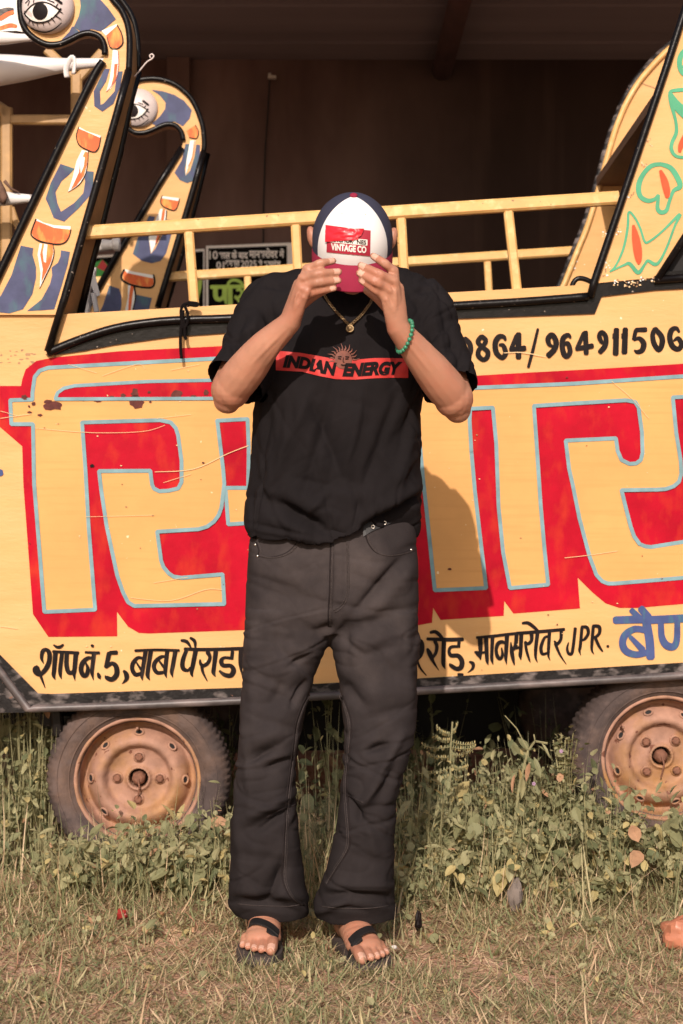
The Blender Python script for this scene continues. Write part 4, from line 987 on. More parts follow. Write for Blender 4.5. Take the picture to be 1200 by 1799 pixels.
# legs and feet
GZ = .0
FEET = []
def leg(hip, knee, ank):
    chain(b, [hip, hip * .5 + knee * .5, knee, knee * .5 + ank * .5, ank], [.072, .054, .044, .042, .036])
def foot(heel, yaw, inner, sz=1.0):
    """heel: ground point under the heel; yaw: turn of the toes; inner=+1 when the big toe is on the right in the photo"""
    f = Vector((math.sin(yaw), -math.cos(yaw), 0)); s_ = Vector((math.cos(yaw), math.sin(yaw), 0)); z0 = heel.z + .021
    FEET.append((heel, f, s_, inner))
    W = lambda a, fw, h: heel + s_ * (a * inner) + f * fw + Vector((0, 0, z0 - heel.z + h))
    R = Matrix((s_, f, Vector((0, 0, 1)))).transposed()
    b.ball(W(0, .035, .030), .030, .036, .032, None, 18, 12, R)
    for i in range(9):
        t = i / 8; b.ball(W(.004 * t, .05 + .14 * t, .050 - .028 * t), .031 + .010 * t, .034, .050 - .030 * t + .002, None, 18, 12, R)
    chain(b, [W(0, .055, .05), W(0, .05, .12)], [.038, .036])
    for a, tip, r in ((.0285, .263, .0135), (.0065, .258, .0092), (-.010, .249, .0088), (-.0250, .236, .0083), (-.0385, .220, .0080)):
        chain(b, [W(a * .92, .185, .022), W(a, tip - .036, .019), W(a, tip - .014, .0125), W(a, tip, .0105)], [r * 1.0, r * .95, r * .98, r * .82], 12)
        NAILS.append((W(a, tip - .002, .0105 + r * .62), f, r * .62))
    return W
LH = Vector((-.166, 4.112, ground_z(np.array([-.17]), np.array([4.0]))[0] + .004)); RH = Vector((.004, 4.100, ground_z(np.array([.04]), np.array([4.0]))[0] + .004))
leg(P(525,990,4.04), P(468,1390,4.00), LH + Vector((.0, -.05, .12))); leg(P(645,990,4.04), P(645,1390,4.00), RH + Vector((.012, -.05, .12)))
foot(LH, math.radians(-3), 1); foot(RH, math.radians(15), -1)
me = remesh(b, .0026, 8, .5, [M_skin, M_nail])
# nails
co = get_co(me); pc = np.array([np.mean([co[v] for v in p.vertices], 0) for p in me.polygons]) if False else None
cen = np.empty(len(me.polygons) * 3, np.float32); me.polygons.foreach_get('center', cen); cen = cen.reshape(-1, 3)
mi = np.zeros(len(me.polygons), np.int32)
for c, d, r in NAILS:
    q = cen - np.array(c); al = q @ np.array(d); rest = np.sqrt(np.maximum(0, (q ** 2).sum(1) - al ** 2))
    mi[(np.abs(al) < r * 1.05) & (rest < r * 1.0)] = 1
me.polygons.foreach_set('material_index', mi)
# soft creases at knuckles
BR = [(498,582,440,642,3.5,.0010),(505,590,470,640,3,.0008),(430,660,455,690,7,-.0006),(378,692,400,718,4,-.0007),(706,590,752,650,3.5,.0010),(716,585,770,650,3,.0008),(795,735,822,715,4,-.0007)]
for mc, wr_ in (([(540,473),(532,489),(529,506),(532,522)], (508,560)), ([(691,476),(692,494),(687,511),(679,526)], (700,566))):
    for x, y in mc: BR.append((x, y, x * .35 + wr_[0] * .65, y * .35 + wr_[1] * .65, 3.2, .0011)); BR.append((x - 4, y - 4, x + 4, y + 4, 4.5, .0013))
    for (x0, y0), (x1, y1) in zip(mc[:-1], mc[1:]): BR.append(((x0 + x1) / 2, (y0 + y1) / 2, (x0 + x1) * .35 + wr_[0] * .3, (y0 + y1) * .35 + wr_[1] * .3, 3, -.0012))
for ps in ([(562,463),(560,481),(560,496),(562,511)], [(676,463),(665,481),(661,496),(658,509)]):
    for x, y in ps: BR += [(x - 1.5, y - 6, x + 1.5, y + 6, 1.8, -.0011), (x + 2.5, y - 5, x + 4.5, y + 5, 1.6, -.0008)]
ridges(me, BR, .0007, (28, 28, 28), 2.0)
body = link('body', me, man)
hb = MB(); hb.ball(HC + EF * -.014 + EU * .008, .0785, .092, .084, M_hair, 28, 18, HR); hb.ball(HC + EF * -.03 + EU * -.03, .07, .07, .06, M_hair, 24, 14, HR)
hb.build('hair', man, smooth=True)

# ------------------------------------------------------------------ jeans
b = MB()
hips = [(905,446,728,4.045,.105),(930,442,732,4.04,.112),(960,438,733,4.035,.120),(1000,435,735,4.035,.124),(1050,432,736,4.035,.122),(1085,431,737,4.035,.112),(1112,431,738,4.035,.09)]
loft(b, interp_rows(hips, 8), 2.6, 72)
lleg = [(1070,431,592,4.030,.105),(1110,430,588,4.028,.105),(1130,429,579,4.026,.104),(1150,428,569,4.024,.102),(1200,426,551,4.018,.098),(1250,424,538,4.010,.094),(1300,420,526,4.002,.090),(1350,415,522,3.998,.088),(1400,411,522,4.000,.088),(1450,408,525,4.005,.092),(1500,405,530,4.012,.096),(1550,402,535,4.022,.098),(1575,399,540,4.032,.094),(1590,401,543,4.042,.089),(1599,408,543,4.048,.086),(1605,414,541,4.05,.085)]
rleg = [(1070,574,738,4.030,.105),(1110,575,738,4.028,.105),(1130,580,737,4.026,.104),(1150,585,735,4.024,.102),(1200,595,733,4.018,.098),(1250,602,731,4.010,.094),(1300,606,727,4.002,.090),(1340,605,717,3.998,.088),(1380,600,704,3.998,.088),(1420,596,697,4.000,.088),(1460,588,694,4.005,.090),(1500,579,693,4.010,.094),(1550,566,692,4.022,.097),(1576,553,694,4.032,.094),(1592,551,696,4.042,.089),(1602,553,697,4.048,.086),(1609,556,696,4.05,.085)]
loft(b, interp_rows(lleg, 8), 2.4, 64); loft(b, interp_rows(rleg, 8), 2.4, 64)
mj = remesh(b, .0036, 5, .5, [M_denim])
J = [(555,1175,500,1150,13,-.007),(548,1195,470,1240,14,-.006),(560,1140,470,1180,22,.004),(500,1195,478,1232,9,-.005),
     (430,1335,482,1312,9,-.008),(468,1348,508,1335,7,-.006),(440,1300,500,1290,14,.004),(440,1455,515,1418,11,-.010),(430,1435,505,1402,14,.007),(425,1240,440,1420,9,.004),
     (463,1585,500,1520,12,-.010),(430,1560,455,1480,18,.004),(412,1582,525,1592,9,-.008),(420,1564,535,1576,12,.005),(505,1590,540,1600,8,.006),
     (705,1290,640,1412,9,.009),(695,1330,660,1420,12,-.006),(645,1318,678,1308,8,-.007),(603,1395,640,1450,9,-.009),(640,1440,660,1500,9,.004),(628,1480,600,1570,14,-.006),
     (562,1572,692,1578,9,-.009),(560,1600,612,1580,8,.008),(580,1556,690,1558,12,.005),
     (722,965,632,1070,12,-.007),(735,985,640,1092,16,.005),(592,1112,690,1082,11,-.006),(600,1135,700,1120,16,.004),(470,1035,562,1062,14,-.003),(455,1075,565,1090,16,.003),(468,1000,540,1020,18,.003),
     (583,960,578,1085,5,.004),(609,960,606,1060,5,-.002),(606,1075,610,1170,9,-.004),(600,1200,640,1240,12,-.009),(625,1225,720,1210,18,.004),(640,1250,660,1300,16,-.004),(445,1100,440,1300,10,.003),(715,1100,722,1260,10,.003),
     (500,1250,470,1300,16,.004),(560,1108,588,1100,10,-.006)]
J += [(436,1338,480,1318,4,-.006),(470,1350,506,1338,4,-.006),(505,1172,548,1148,5,-.006),(512,1240,540,1200,5,-.006),(646,1320,680,1310,4,-.006),(450,1462,512,1424,5,-.008),(606,1398,634,1440,5,-.006),
      (430,1590,528,1600,5,-.004),(566,1590,640,1600,5,-.004),(470,1590,500,1530,6,-.007),(628,1070,700,990,6,-.005),(640,1150,720,1128,8,-.003),(440,1180,500,1205,8,-.003),(650,1260,726,1240,9,-.004),(455,1262,520,1282,8,-.003),
      (610,1500,680,1520,10,-.003),(425,1500,490,1512,10,-.003),(690,1345,640,1412,5,.004),(410,1400,425,1550,8,.003),(470,1120,520,1125,10,-.003),(480,985,560,990,12,.002),(596,1118,640,1150,6,-.004),(440,1010,520,1035,6,-.002),(620,1010,700,1040,8,-.002)]
bump_ = lambda v, c, w: np.exp(-((v - c) / w) ** 2)
mk_j = lambda px, py: .25 + .5 * bump_(py, 1130, 70) + 1.0 * bump_(py, 1330, 60) + .8 * bump_(py, 1440, 40) + .5 * bump_(py, 1570, 40)
ridges(mj, J, .0030, (8, 8, 5), 3.1, [(.0042, (4, 4, 13), .07, 2.2, .35, mk_j), (.0036, (4, 4, 15), .06, 7.7, -.45, mk_j), (.0022, (9, 9, 22), .08, 4.1, .1, mk_j)])
def open_hem(me):
    bm = bmesh.new(); bm.from_mesh(me); bm.normal_update(); zc = P(500, 1606, 4.05).z + .007
    bmesh.ops.delete(bm, geom=[f for f in bm.faces if f.normal.z < -.8 and f.calc_center_median().z < zc], context='FACES'); bm.to_mesh(me); bm.free(); me.update()
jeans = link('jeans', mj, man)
open_hem(mj)
SJ = surf_on(bvh_of(mj), 3.95)
def stitch(mb, px_pts, m, r=.0011, off=.0008, sub=6):
    q = catmull(px_pts, sub) if len(px_pts) > 2 else lerp_pts(px_pts, 8)
    mb.tube([SJ(x, y, off) for x, y in q], r, m, 6)
st = MB()
def seam(pts, gap=5, both=True):
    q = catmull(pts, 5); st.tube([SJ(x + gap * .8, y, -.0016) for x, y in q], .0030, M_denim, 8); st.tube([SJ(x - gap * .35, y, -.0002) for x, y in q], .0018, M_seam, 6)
    stitch(st, [(x + gap * .5, y + 1) for x, y in pts], M_stitch)
    if both: stitch(st, [(x + gap * 1.25, y + 1) for x, y in pts], M_stitch)
seam([(451,952),(456,968),(452,978)], 3, False)
seam([(530,938),(519,958),(503,972),(478,979),(452,976)], 3)
seam([(641,930),(647,952),(660,969),(680,975),(705,972),(725,966)], 3)
seam([(582,955),(581,1000),(580,1040),(578,1075),(578,1100)], 3)
stitch(st, [(609,950),(610,1000),(609,1040),(600,1062),(586,1072)], M_stitch); stitch(st, [(612,950),(613,1000),(612,1042),(602,1066),(588,1076)], M_stitch)
seam([(540,1222),(529,1246),(520,1275),(516,1310),(510,1355),(505,1400),(501,1450),(499,1500),(498,1545),(510,1574),(530,1590)], 4)
seam([(601,1222),(611,1246),(617,1275),(614,1320),(609,1374),(611,1420),(614,1460),(612,1490),(590,1527),(575,1552)], -4)
seam([(468,1436),(490,1424),(519,1412)], 2, False); seam([(602,1393),(618,1400),(637,1409)], 2, False)
stitch(st, [(418,1588),(450,1591),(480,1592),(510,1592),(532,1588)], M_stitch); stitch(st, [(564,1592),(590,1595),(622,1596),(655,1595),(684,1591)], M_stitch)
join_into(mj, st)
for x, y in ((453,977),(722,966),(449,957)):
    rv = MB(); rv.ball(SJ(x, y, .001), .0030, .0022, .0030, M_steel, 12, 8); rv.build('rivet', jeans, smooth=True)
bt = MB()
bp_ = [(638,938),(655,928),(672,921),(686,915)]
q = catmull(bp_, 6); vs = []; fs = []
for i, (x, y) in enumerate(q):
    for dy in (-14, -5, 5): vs.append(SJ(x, y + dy, .004))
    if i: fs += [(3 * i - 3 + j, 3 * i - 2 + j, 3 * i + 1 + j, 3 * i + j) for j in (0, 1)]
bt.add(vs, fs, M_leather)
for x, y in ((655,927),(675,920)):
    c = SJ(x, y - 1, .0055); bt.tube([c + Vector((.0036 * math.cos(a), -.001, .0036 * math.sin(a))) for a in np.linspace(0, 2 * PI, 15)], .0012, M_steel, 6, False)
bt.build('belt', man, smooth=True)

# ------------------------------------------------------------------ T-shirt
b = MB()
tor = [(466,556,684,4.04,.050),(474,524,714,4.04,.070),(486,486,746,4.035,.085),(510,470,765,4.025,.100),(540,455,780,4.015,.110),(580,448,775,4.01,.118),(640,447,758,4.01,.124),(700,446,742,4.012,.126),(760,441,739,4.015,.126),(820,436,739,4.018,.126),(870,432,743,4.02,.127),(905,431,738,4.022,.128),(926,431,735,4.024,.128)]
rows = interp_rows(tor, 7)
hemx = [420,431,470,520,550,575,600,640,665,690,715,740,760]; hemy = [942,943,949,949,957,968,953,920,903,889,886,908,922]
def hem_warp(v, i, n):
    c = np.array([[v.x, v.y, v.z]]); px, py = proj(c)
    if py[0] < 860: return v
    front = 1 if v.y < 4.02 else 0
    ty = np.interp(px[0], hemx, hemy) if front else 944
    k = (py[0] - 860) / (926 - 860)
    return Vector((v.x, v.y, v.z - ((ty - 926) * k) / F * v.y))
loft(b, rows, 2.5, 80, hem_warp)
def sleeve(pts, rs): 
    q = catmull([(*p, r) for p, r in zip(pts, rs)], 6); b.tube([Vector(c[:3]) for c in q], [c[3] for c in q], None, 32)
sleeve([P(520,515,4.03), P(478,540,4.02), P(452,592,3.975), P(432,640,3.925), P(411,673,3.895)], [.052, .070, .066, .064, .0680])
sleeve([P(705,515,4.03), P(742,545,4.02), P(758,598,3.975), P(781,648,3.925), P(791,682,3.900)], [.052, .069, .066, .063, .0645])
# crew collar
cb = []
for k in range(41):
    a = 2 * PI * k / 40; cb.append(P(616,502,4.0) + Vector((.082 * math.cos(a), .035 + .075 * math.sin(a), -.012 + .030 * math.sin(a))))
b.tube(cb, .011, None, 10)
msh = remesh(b, .0036, 6, .5, [M_shirt, M_print, M_suno])
S = [(480,880,565,928,10,-.012),(470,905,560,950,14,.008),(500,868,590,905,16,.006),(548,700,600,838,16,-.006),(520,690,560,840,20,.004),(600,700,640,830,26,.003),
     (748,868,640,928,9,-.013),(752,850,640,905,14,.008),(738,720,650,830,16,-.004),(738,790,660,870,16,.004),(448,720,440,900,10,-.005),(470,730,462,880,14,.004),(440,790,470,900,10,-.004),
     (462,545,500,600,9,-.006),(475,520,520,590,12,.004),(430,600,470,650,9,-.006),(420,570,455,620,10,.002),(395,620,440,690,8,-.004),(795,560,742,600,9,-.006),(770,540,730,590,10,.004),(760,660,800,600,8,-.005),(815,620,800,680,8,-.004),
     (520,610,560,690,12,-.004),(700,600,690,690,12,-.004),(640,560,600,640,20,.003),(560,930,610,945,8,-.005),(436,928,560,952,4,.0025),(436,918,560,944,3,-.002),(545,490,500,520,10,.004),(690,490,735,520,10,.004),(560,840,640,850,14,-.003),(590,870,700,880,16,.003)]
S += [(495,885,566,922,5,-.007),(742,872,650,925,5,-.008),(466,560,500,605,4,-.004),(440,580,470,625,4,-.004),(790,570,752,600,4,-.004),(768,620,800,600,4,-.003),(545,705,600,836,6,-.003),(735,700,700,800,7,-.003),(445,760,470,850,6,-.003),(520,840,600,860,7,-.003),
      (450,500,520,510,6,-.003),(785,510,720,512,6,-.003),(400,600,430,640,5,-.003),(812,640,780,655,5,-.003),(378,640,440,708,3,.002),(600,700,660,720,9,-.002),(650,760,700,850,9,.003),(480,700,500,860,10,.003)]
S += [(560,660,470,860,12,.006),(590,670,530,880,9,-.006),(640,680,600,860,12,.006),(700,690,640,850,9,-.006),(725,760,690,880,10,.006),(480,690,455,850,9,-.006),(505,700,500,800,8,.004),
      (430,560,400,640,6,-.005),(450,560,425,640,8,.005),(475,570,450,630,6,-.005),(780,550,810,640,6,-.005),(765,570,790,650,8,.005),(745,590,765,640,6,-.005),(545,480,480,560,8,-.004),(690,480,750,550,8,-.004),
      (580,860,520,930,8,.005),(620,850,640,920,8,-.004)]
mk_s = lambda px, py: .35 + .9 * bump_(py, 915, 45) + .8 * bump_(np.abs(px - 600), 175, 55)
ridges(msh, S, .0036, (10, 10, 3.5), 8.4, [(.0040, (13, 8, 3.5), .07, 1.3, .25, mk_s), (.0036, (12, 8, 4), .06, 5.9, -.3, mk_s), (.0020, (20, 12, 9), .08, 3.3, .8, mk_s)])
# open the sleeve ends: drop the cloth that closes them
def open_end(me, c, d, r):
    bm = bmesh.new(); bm.from_mesh(me); bm.normal_update()
    kill = [f for f in bm.faces if f.normal.dot(d) > .55 and abs((f.calc_center_median() - c).dot(d)) < .028 and (f.calc_center_median() - c).length < r]
    bmesh.ops.delete(bm, geom=kill, context='FACES'); bm.to_mesh(me); bm.free(); me.update()
open_end(msh, P(411,673,3.895), (P(411,673,3.895) - P(432,640,3.925)).normalized(), .082)
open_end(msh, P(791,682,3.900), (P(791,682,3.900) - P(781,648,3.925)).normalized(), .080)
SH = surf_on(bvh_of(msh), 3.9)
# print: laid on the cloth
pr = MB()
bx_ = [484.5,530,563,590,623,658,690,717]; byu = [616,620,626,631,632,629,629,630]; byl = [650.5,653,661,666,667,664.5,663.5,664]
vs = []; fs = []; NX, NYY = 60, 8
for i in range(NX + 1):
    x = 484.5 + (717 - 484.5) * i / NX; yu, yl = np.interp(x, bx_, byu), np.interp(x, bx_, byl)
    for j in range(NYY + 1): vs.append(SH(x, yu + (yl - yu) * j / NYY, .0016))
for i in range(NX):
    for j in range(NYY): a = i * (NYY + 1) + j; fs.append((a, a + 1, a + NYY + 2, a + NYY + 1))
pr.add(vs, fs, M_print)
def warp_t(u, v):
    x = 497 + u * (707 - 497); yu, yl = np.interp(x, bx_, byu), np.interp(x, bx_, byl)
    return x, yl - 5 - v * (yl - yu - 11)
put_text(pr, 'INDIAN  ENERGY', 0, 0, 1, 1, M_shirt, SH, .0034, shear=.28, bold=.062, space=1.0, warp=warp_t)
pts = [(603 + 15.5 * math.cos(a), 632 + 16 * math.sin(a)) for a in np.linspace(0, 2 * PI, 29)[:-1]]
pr.add([SH(603, 632, .0030)] + [SH(x, y, .0030) for x, y in pts], [(0, 1 + k, 1 + (k + 1) % 28) for k in range(28)], M_suno)
for k in range(13):
    a = PI + PI * (k - .4) / 12.2 * 1.05 - .05
    c, s_ = math.cos(a), math.sin(a); L_ = 29 if k % 2 == 0 else 25
    pr.stroke([(603 + 17 * c, 632 + 17 * s_, 3.0), (603 + 21 * c - 1.2 * s_, 632 + 21 * s_ + 1.2 * c, 2.0), (603 + L_ * c + .8 * s_, 632 + L_ * s_ - .8 * c, .5)], M_suno, SH, .0028)
for s in ([(594,627,1.6),(600,626.5,1.6)], [(607,626.5,1.6),(613,627,1.6)], [(594,630,1.4),(599,630.5,1.8)], [(607,630.5,1.8),(612,630,1.4)], [(603.5,628,1),(602.8,635,1.3),(605,636,1)], [(599,640.5,1.2),(603,641.5,1.8),(608,640.5,1.2)]):
    pr.stroke(s, M_shirt, SH, .0040)
join_into(msh, pr)
link('t_shirt', msh, man)

# ------------------------------------------------------------------ cap
CO = P(619,429,3.92); RX, RY, RZ = .0870, .106, .112
ROLL = math.radians(1.5)
cEX = Vector((math.cos(ROLL), 0, -math.sin(ROLL))); cEF = EF.copy(); cEU = cEF.cross(cEX).normalized() * -1
if cEU.z < 0: cEU = -cEU
def capP(az, el, k=1.0):
    """az 0 = front, el 0 = rim .. 90 = button"""
    c = math.cos(el); bulge = 1 + .05 * math.sin(2 * el)
    return CO + cEX * (RX * k * bulge * math.sin(az) * c) + cEF * (RY * k * bulge * math.cos(az) * c) + cEU * (RZ * k * math.sin(el))
cp = MB(); NA, NE = 96, 28
vs = []; 
for j in range(NE + 1):
    el = -.22 + (PI / 2 + .22) * j / NE
    for i in range(NA):
        az = 2 * PI * i / NA
        if el < 0:
            v = capP(az, 0) + cEU * (RZ * el * .75) - cEX * 0
        else: v = capP(az, el)
        # panel seams sink a little
        sm = min(abs((az + PI / 6 * 0) % (PI / 3) - 0), PI / 3 - (az % (PI / 3)))
        v = v + (CO - v).normalized() * (.0010 * math.exp(-(sm / .035) ** 2)) * max(0, math.cos(el))
        vs.append(v)
for mat_, test in ((M_white, True), (M_navy, False)):
    fs = []
    for j in range(NE):
        for i in range(NA):
            az = (i + .5) / NA * 2 * PI; az = az - 2 * PI if az > PI else az
            if (abs(az) < PI / 3) == test: fs.append((j * NA + i, j * NA + (i + 1) % NA, (j + 1) * NA + (i + 1) % NA, (j + 1) * NA + i))
    cp.add(vs, fs, mat_)
bm = bmesh.new()
cap_me = to_mesh(cp); cap_me.materials.append(M_white); cap_me.materials.append(M_navy); cap_me.polygons.foreach_set('material_index', cp.m)
bm.from_mesh(cap_me); bmesh.ops.remove_doubles(bm, verts=bm.verts, dist=1e-6); bm.to_mesh(cap_me); bm.free(); cap_me.polygons.foreach_set('use_smooth', [True] * len(cap_me.polygons))
cap = link('cap', cap_me, man)
bn = MB(); bn.ball(capP(0, PI / 2) + cEU * .0015, .0085, .0085, .005, M_crim, 18, 10, Matrix((cEX, -cEF, cEU)).transposed()); bn.build('button', cap, smooth=True)
# eyelets
for az in (-.52, .52):
    ey = MB(); ey.ball(capP(az, 1.0, 1.004), .0022, .0022, .0022, M_white, 8, 6); ey.build('eyelet', cap, smooth=True)
# brim: curved sheet with thickness
br = MB(); NU, NV = 48, 16; top = []
DIRB = (cEF * .50 - cEU * .86 + Vector((0, 0, 0))).normalized()
for j in range(NV + 1):
    v = j / NV
    for i in range(NU + 1):
        u = -1 + 2 * i / NU; az = u * math.radians(82)
        r0 = capP(az, 0) + cEU * (.006 * (1 - u * u) - .006) + (capP(az, 0) - CO).normalized() * .0015
        ln = .0525 * (1 - abs(u) ** 4.5) ** .55
        d = (DIRB - cEU * (.22 * u * u) + cEX * (.06 * u)).normalized()
        w = r0 + d * (ln * v) + cEF * (.012 * math.sin(v * PI * .5) * (1 - u * u)) 
        top.append(w)
nt_ = len(top); bot = [p - (cEU * .6 + cEF * .8).normalized() * -.0 + (CO - p).normalized() * .0035 for p in top]
fs = []
for j in range(NV):
    for i in range(NU):
        a = j * (NU + 1) + i; fs.append((a, a + 1, a + NU + 2, a + NU + 1)); fs.append((nt_ + a, nt_ + a + NU + 1, nt_ + a + NU + 2, nt_ + a + 1))
edge = [NV * (NU + 1) + i for i in range(NU + 1)]
for a, c in zip(edge[:-1], edge[1:]): fs.append((a, c, nt_ + c, nt_ + a))
br.add(top + bot, fs, M_crim); brim = br.build('brim', cap, smooth=True)
# patch with lettering and tape
SC = surf_on(bvh_of(cap_me), 3.83)
pt = MB()
def grid_poly(mb, quad, m, off, n=12, wob=0):
    """quad px corners (tl,tr,br,bl) filled with a grid that follows the crown"""
    vs = []; fs = []
    for j in range(n + 1):
        for i in range(n + 1):
            u, v = i / n, j / n
            x = (quad[0][0] * (1 - u) + quad[1][0] * u) * (1 - v) + (quad[3][0] * (1 - u) + quad[2][0] * u) * v
            y = (quad[0][1] * (1 - u) + quad[1][1] * u) * (1 - v) + (quad[3][1] * (1 - u) + quad[2][1] * u) * v
            vs.append(SC(x, y, off + wob * (noise.noise(Vector((x * .14, y * .2, 0))) + .4)))
    for j in range(n):
        for i in range(n): a = j * (n + 1) + i; fs.append((a, a + 1, a + n + 2, a + n + 1))
    mb.add(vs, fs, m)
def skew(u, v): return 575 + u * 76 + v * -1, 398 + u * 7 + v * 45
def q4(u0, v0, u1, v1): return [skew(u0, v0), skew(u1, v0), skew(u1, v1), skew(u0, v1)]
grid_poly(pt, q4(0, 0, 1, 1), M_patch, .0018)
grid_poly(pt, q4(.08, .37, .93, .60), M_wpaint, .0026)
def pw(u0, v0, u1, v1): return lambda u, v: skew(u0 + u * (u1 - u0), v1 + v * (v0 - v1))
put_text(pt, 'NES', 0, 0, 1, 1, M_ink, SC, .0034, bold=.03, warp=pw(.69, .40, .90, .57))
put_text(pt, 'ANCHOR', 0, 0, 1, 1, M_ink, SC, .0034, bold=.03, warp=pw(.10, .40, .60, .57))
put_text(pt, 'VINTAGE CO', 0, 0, 1, 1, M_wpaint, SC, .0028, bold=.045, warp=pw(.10, .63, .91, .90))
tp_ = [(573,396),(600,400),(628,403),(637,401)]
grid_poly(pt, [(573,395.5),(634,403.5),(629,421),(572,425)], M_tape, .0040, 14, .0030)
grid_poly(pt, [(622,402),(640,402),(634,414),(618,424)], M_tape, .0052, 8, .003)
pt.build('patch', cap, smooth=True)

# ------------------------------------------------------------------ necklace, bracelet, sandals
nl = MB()
def on_chest(x, y, off=.005): return SH(x, y, off)
left = catmull([(567,512),(574,526),(585,541),(598,556),(611,569)], 6); right_ = catmull([(660,515),(652,530),(640,548),(628,561),(618,570)], 6)
for pth in (left, right_):
    for i, (x, y) in enumerate(pth):
        c = on_chest(x, y, .006 + .002 * (i % 2)); x2, y2 = pth[min(i + 1, len(pth) - 1)] if i < len(pth) - 1 else pth[i - 1]
        d = (on_chest(x2, y2, .006) - c); d = d.normalized() if d.length > 1e-6 else Vector((1, 0, 0))
        nv = Vector((0, -1, 0)) if i % 2 else Vector((.6, -.6, .5)); sd_ = d.cross(nv).normalized()
        nl.tube([c + d * (.0042 * math.cos(a)) + sd_ * (.0024 * math.sin(a)) for a in np.linspace(0, 2 * PI, 13)], .0008, M_gold, 6, False)
nk_o = nl.build('necklace', man, smooth=True)
pd = MB(); c = on_chest(615, 578, .007)
pd.lathe([(.0001, .0022), (.006, .0022), (.0068, .003), (.0085, .003), (.009, .0015), (.009, -.001)], c, Vector((0, -1, .25)), M_gold, 28)
pd.ball(c + Vector((0, -.003, 0)), .004, .0015, .0045, M_gold, 12, 8); pd.tube([c + Vector((0, -.001, .009)), on_chest(615, 569, .008)], .0014, M_gold, 6); pd.build('pendant', nk_o, smooth=True)
bc = MB(); ctr = R_wr.lerp(P(739,626,3.80), .30); ax = (P(739,626,3.80) - R_wr).normalized()
ax = (ax + Vector((.45, -.05, .35))).normalized()
u = ax.orthogonal().normalized(); w = ax.cross(u)
for k in range(22):
    a = 2 * PI * k / 22; bc.ball(ctr + u * (.0345 * math.cos(a)) + w * (.0345 * math.sin(a)), .0047, .0047, .0047, M_jade, 12, 8)
bc.build('bracelet', man, smooth=True)
for (heel, f, s_, inner) in FEET:
    sl = MB(); outl = []
    for a, fw in ((0,-.012),(.020,-.006),(.033,.02),(.034,.07),(.036,.12),(.044,.17),(.049,.21),(.048,.245),(.040,.270),(.026,.283),(.006,.284),(-.016,.274),(-.036,.253),(-.049,.222),(-.053,.18),(-.047,.13),(-.038,.08),(-.036,.02),(-.022,-.006)):
        outl.append((a * inner, fw))
    n = len(outl); q = catmull(outl + [outl[0]], 4)[:-1]
    W = lambda a, fw, h: heel + s_ * a + f * fw + Vector((0, 0, h))
    top = [W(a, fw, .022) for a, fw in q]; midl = [W(a * 1.03, fw, .012) for a, fw in q]; bot_ = [W(a * .99, fw, -.012) for a, fw in q]
    m_ = len(q)
    sl.add(top + midl + bot_, [tuple(range(m_)), tuple(range(3 * m_ - 1, 2 * m_ - 1, -1))] + [(k, (k + 1) % m_, m_ + (k + 1) % m_, m_ + k) for k in range(m_)] + [(m_ + k, m_ + (k + 1) % m_, 2 * m_ + (k + 1) % m_, 2 * m_ + k) for k in range(m_)], M_soleb)
    sandal = sl.build('sandal', man, auto=40)
    # straps hug the foot: shrink an arch onto the body
    bodyb = bvh_of(me) if 'bodyb' not in globals() else bodyb
    def strap(pts, wd):
        vs = []; fs = []; q = catmull(pts, 10)
        for i, (a, fw, fw2) in enumerate(q):
            for fww in (fw - wd / 2, fw, fw + wd / 2):
                o_ = W(a * inner, fww + fw2 * 0, .14); h = bodyb.ray_cast(o_, Vector((0, 0, -1)), .2)
                z = h[0].z + .0035 if h[0] is not None and h[0].z > heel.z + .02 else heel.z + .020
                vs.append(Vector((o_.x, o_.y, z)))
            if i: fs += [(3 * i - 3 + j, 3 * i - 2 + j, 3 * i + 1 + j, 3 * i + j) for j in (0, 1)]
        zz = np.array([v.z for v in vs]).reshape(-1, 3).max(1); zz = np.convolve(np.pad(zz, 4, 'edge'), np.ones(9) / 9, 'valid')
        for i in range(len(zz)):
            for j in range(3): vs[3 * i + j].z = zz[i] - (.0 if j == 1 else .0015) + (.004 if j == 0 else -.002 if j == 2 else 0)
        nv = len(vs); vs2 = [v - Vector((0, 0, .003)) for v in vs]; 
        fs2 = [tuple(nv + k for k in reversed(f_)) for f_ in fs]
        mcount = nv // 3
        for i in range(1, mcount):
            for e_ in (0, 2): fs2.append((3 * i - 3 + e_, 3 * i + e_, nv + 3 * i + e_, nv + 3 * i - 3 + e_))
        return vs + vs2, fs + fs2
    sb = MB()
    v_, f_ = strap([(-.047,.150,0),(-.030,.168,0),(-.005,.184,0),(.022,.196,0),(.040,.202,0)], .026); sb.add(v_, f_, M_leather)
    v_, f_ = strap([(.045,.205,0),(.036,.212,0),(.026,.214,0),(.014,.208,0)], .012); sb.add(v_, f_, M_leather)
    lp = [W(.012 * inner, .185, .055), W(.014 * inner, .200, .050), W(.0165 * inner, .215, .040), W(.017 * inner, .228, .024)]
    sb.tube(lp, .0045, M_leather, 8); sb.build('strap', sandal, auto=50)
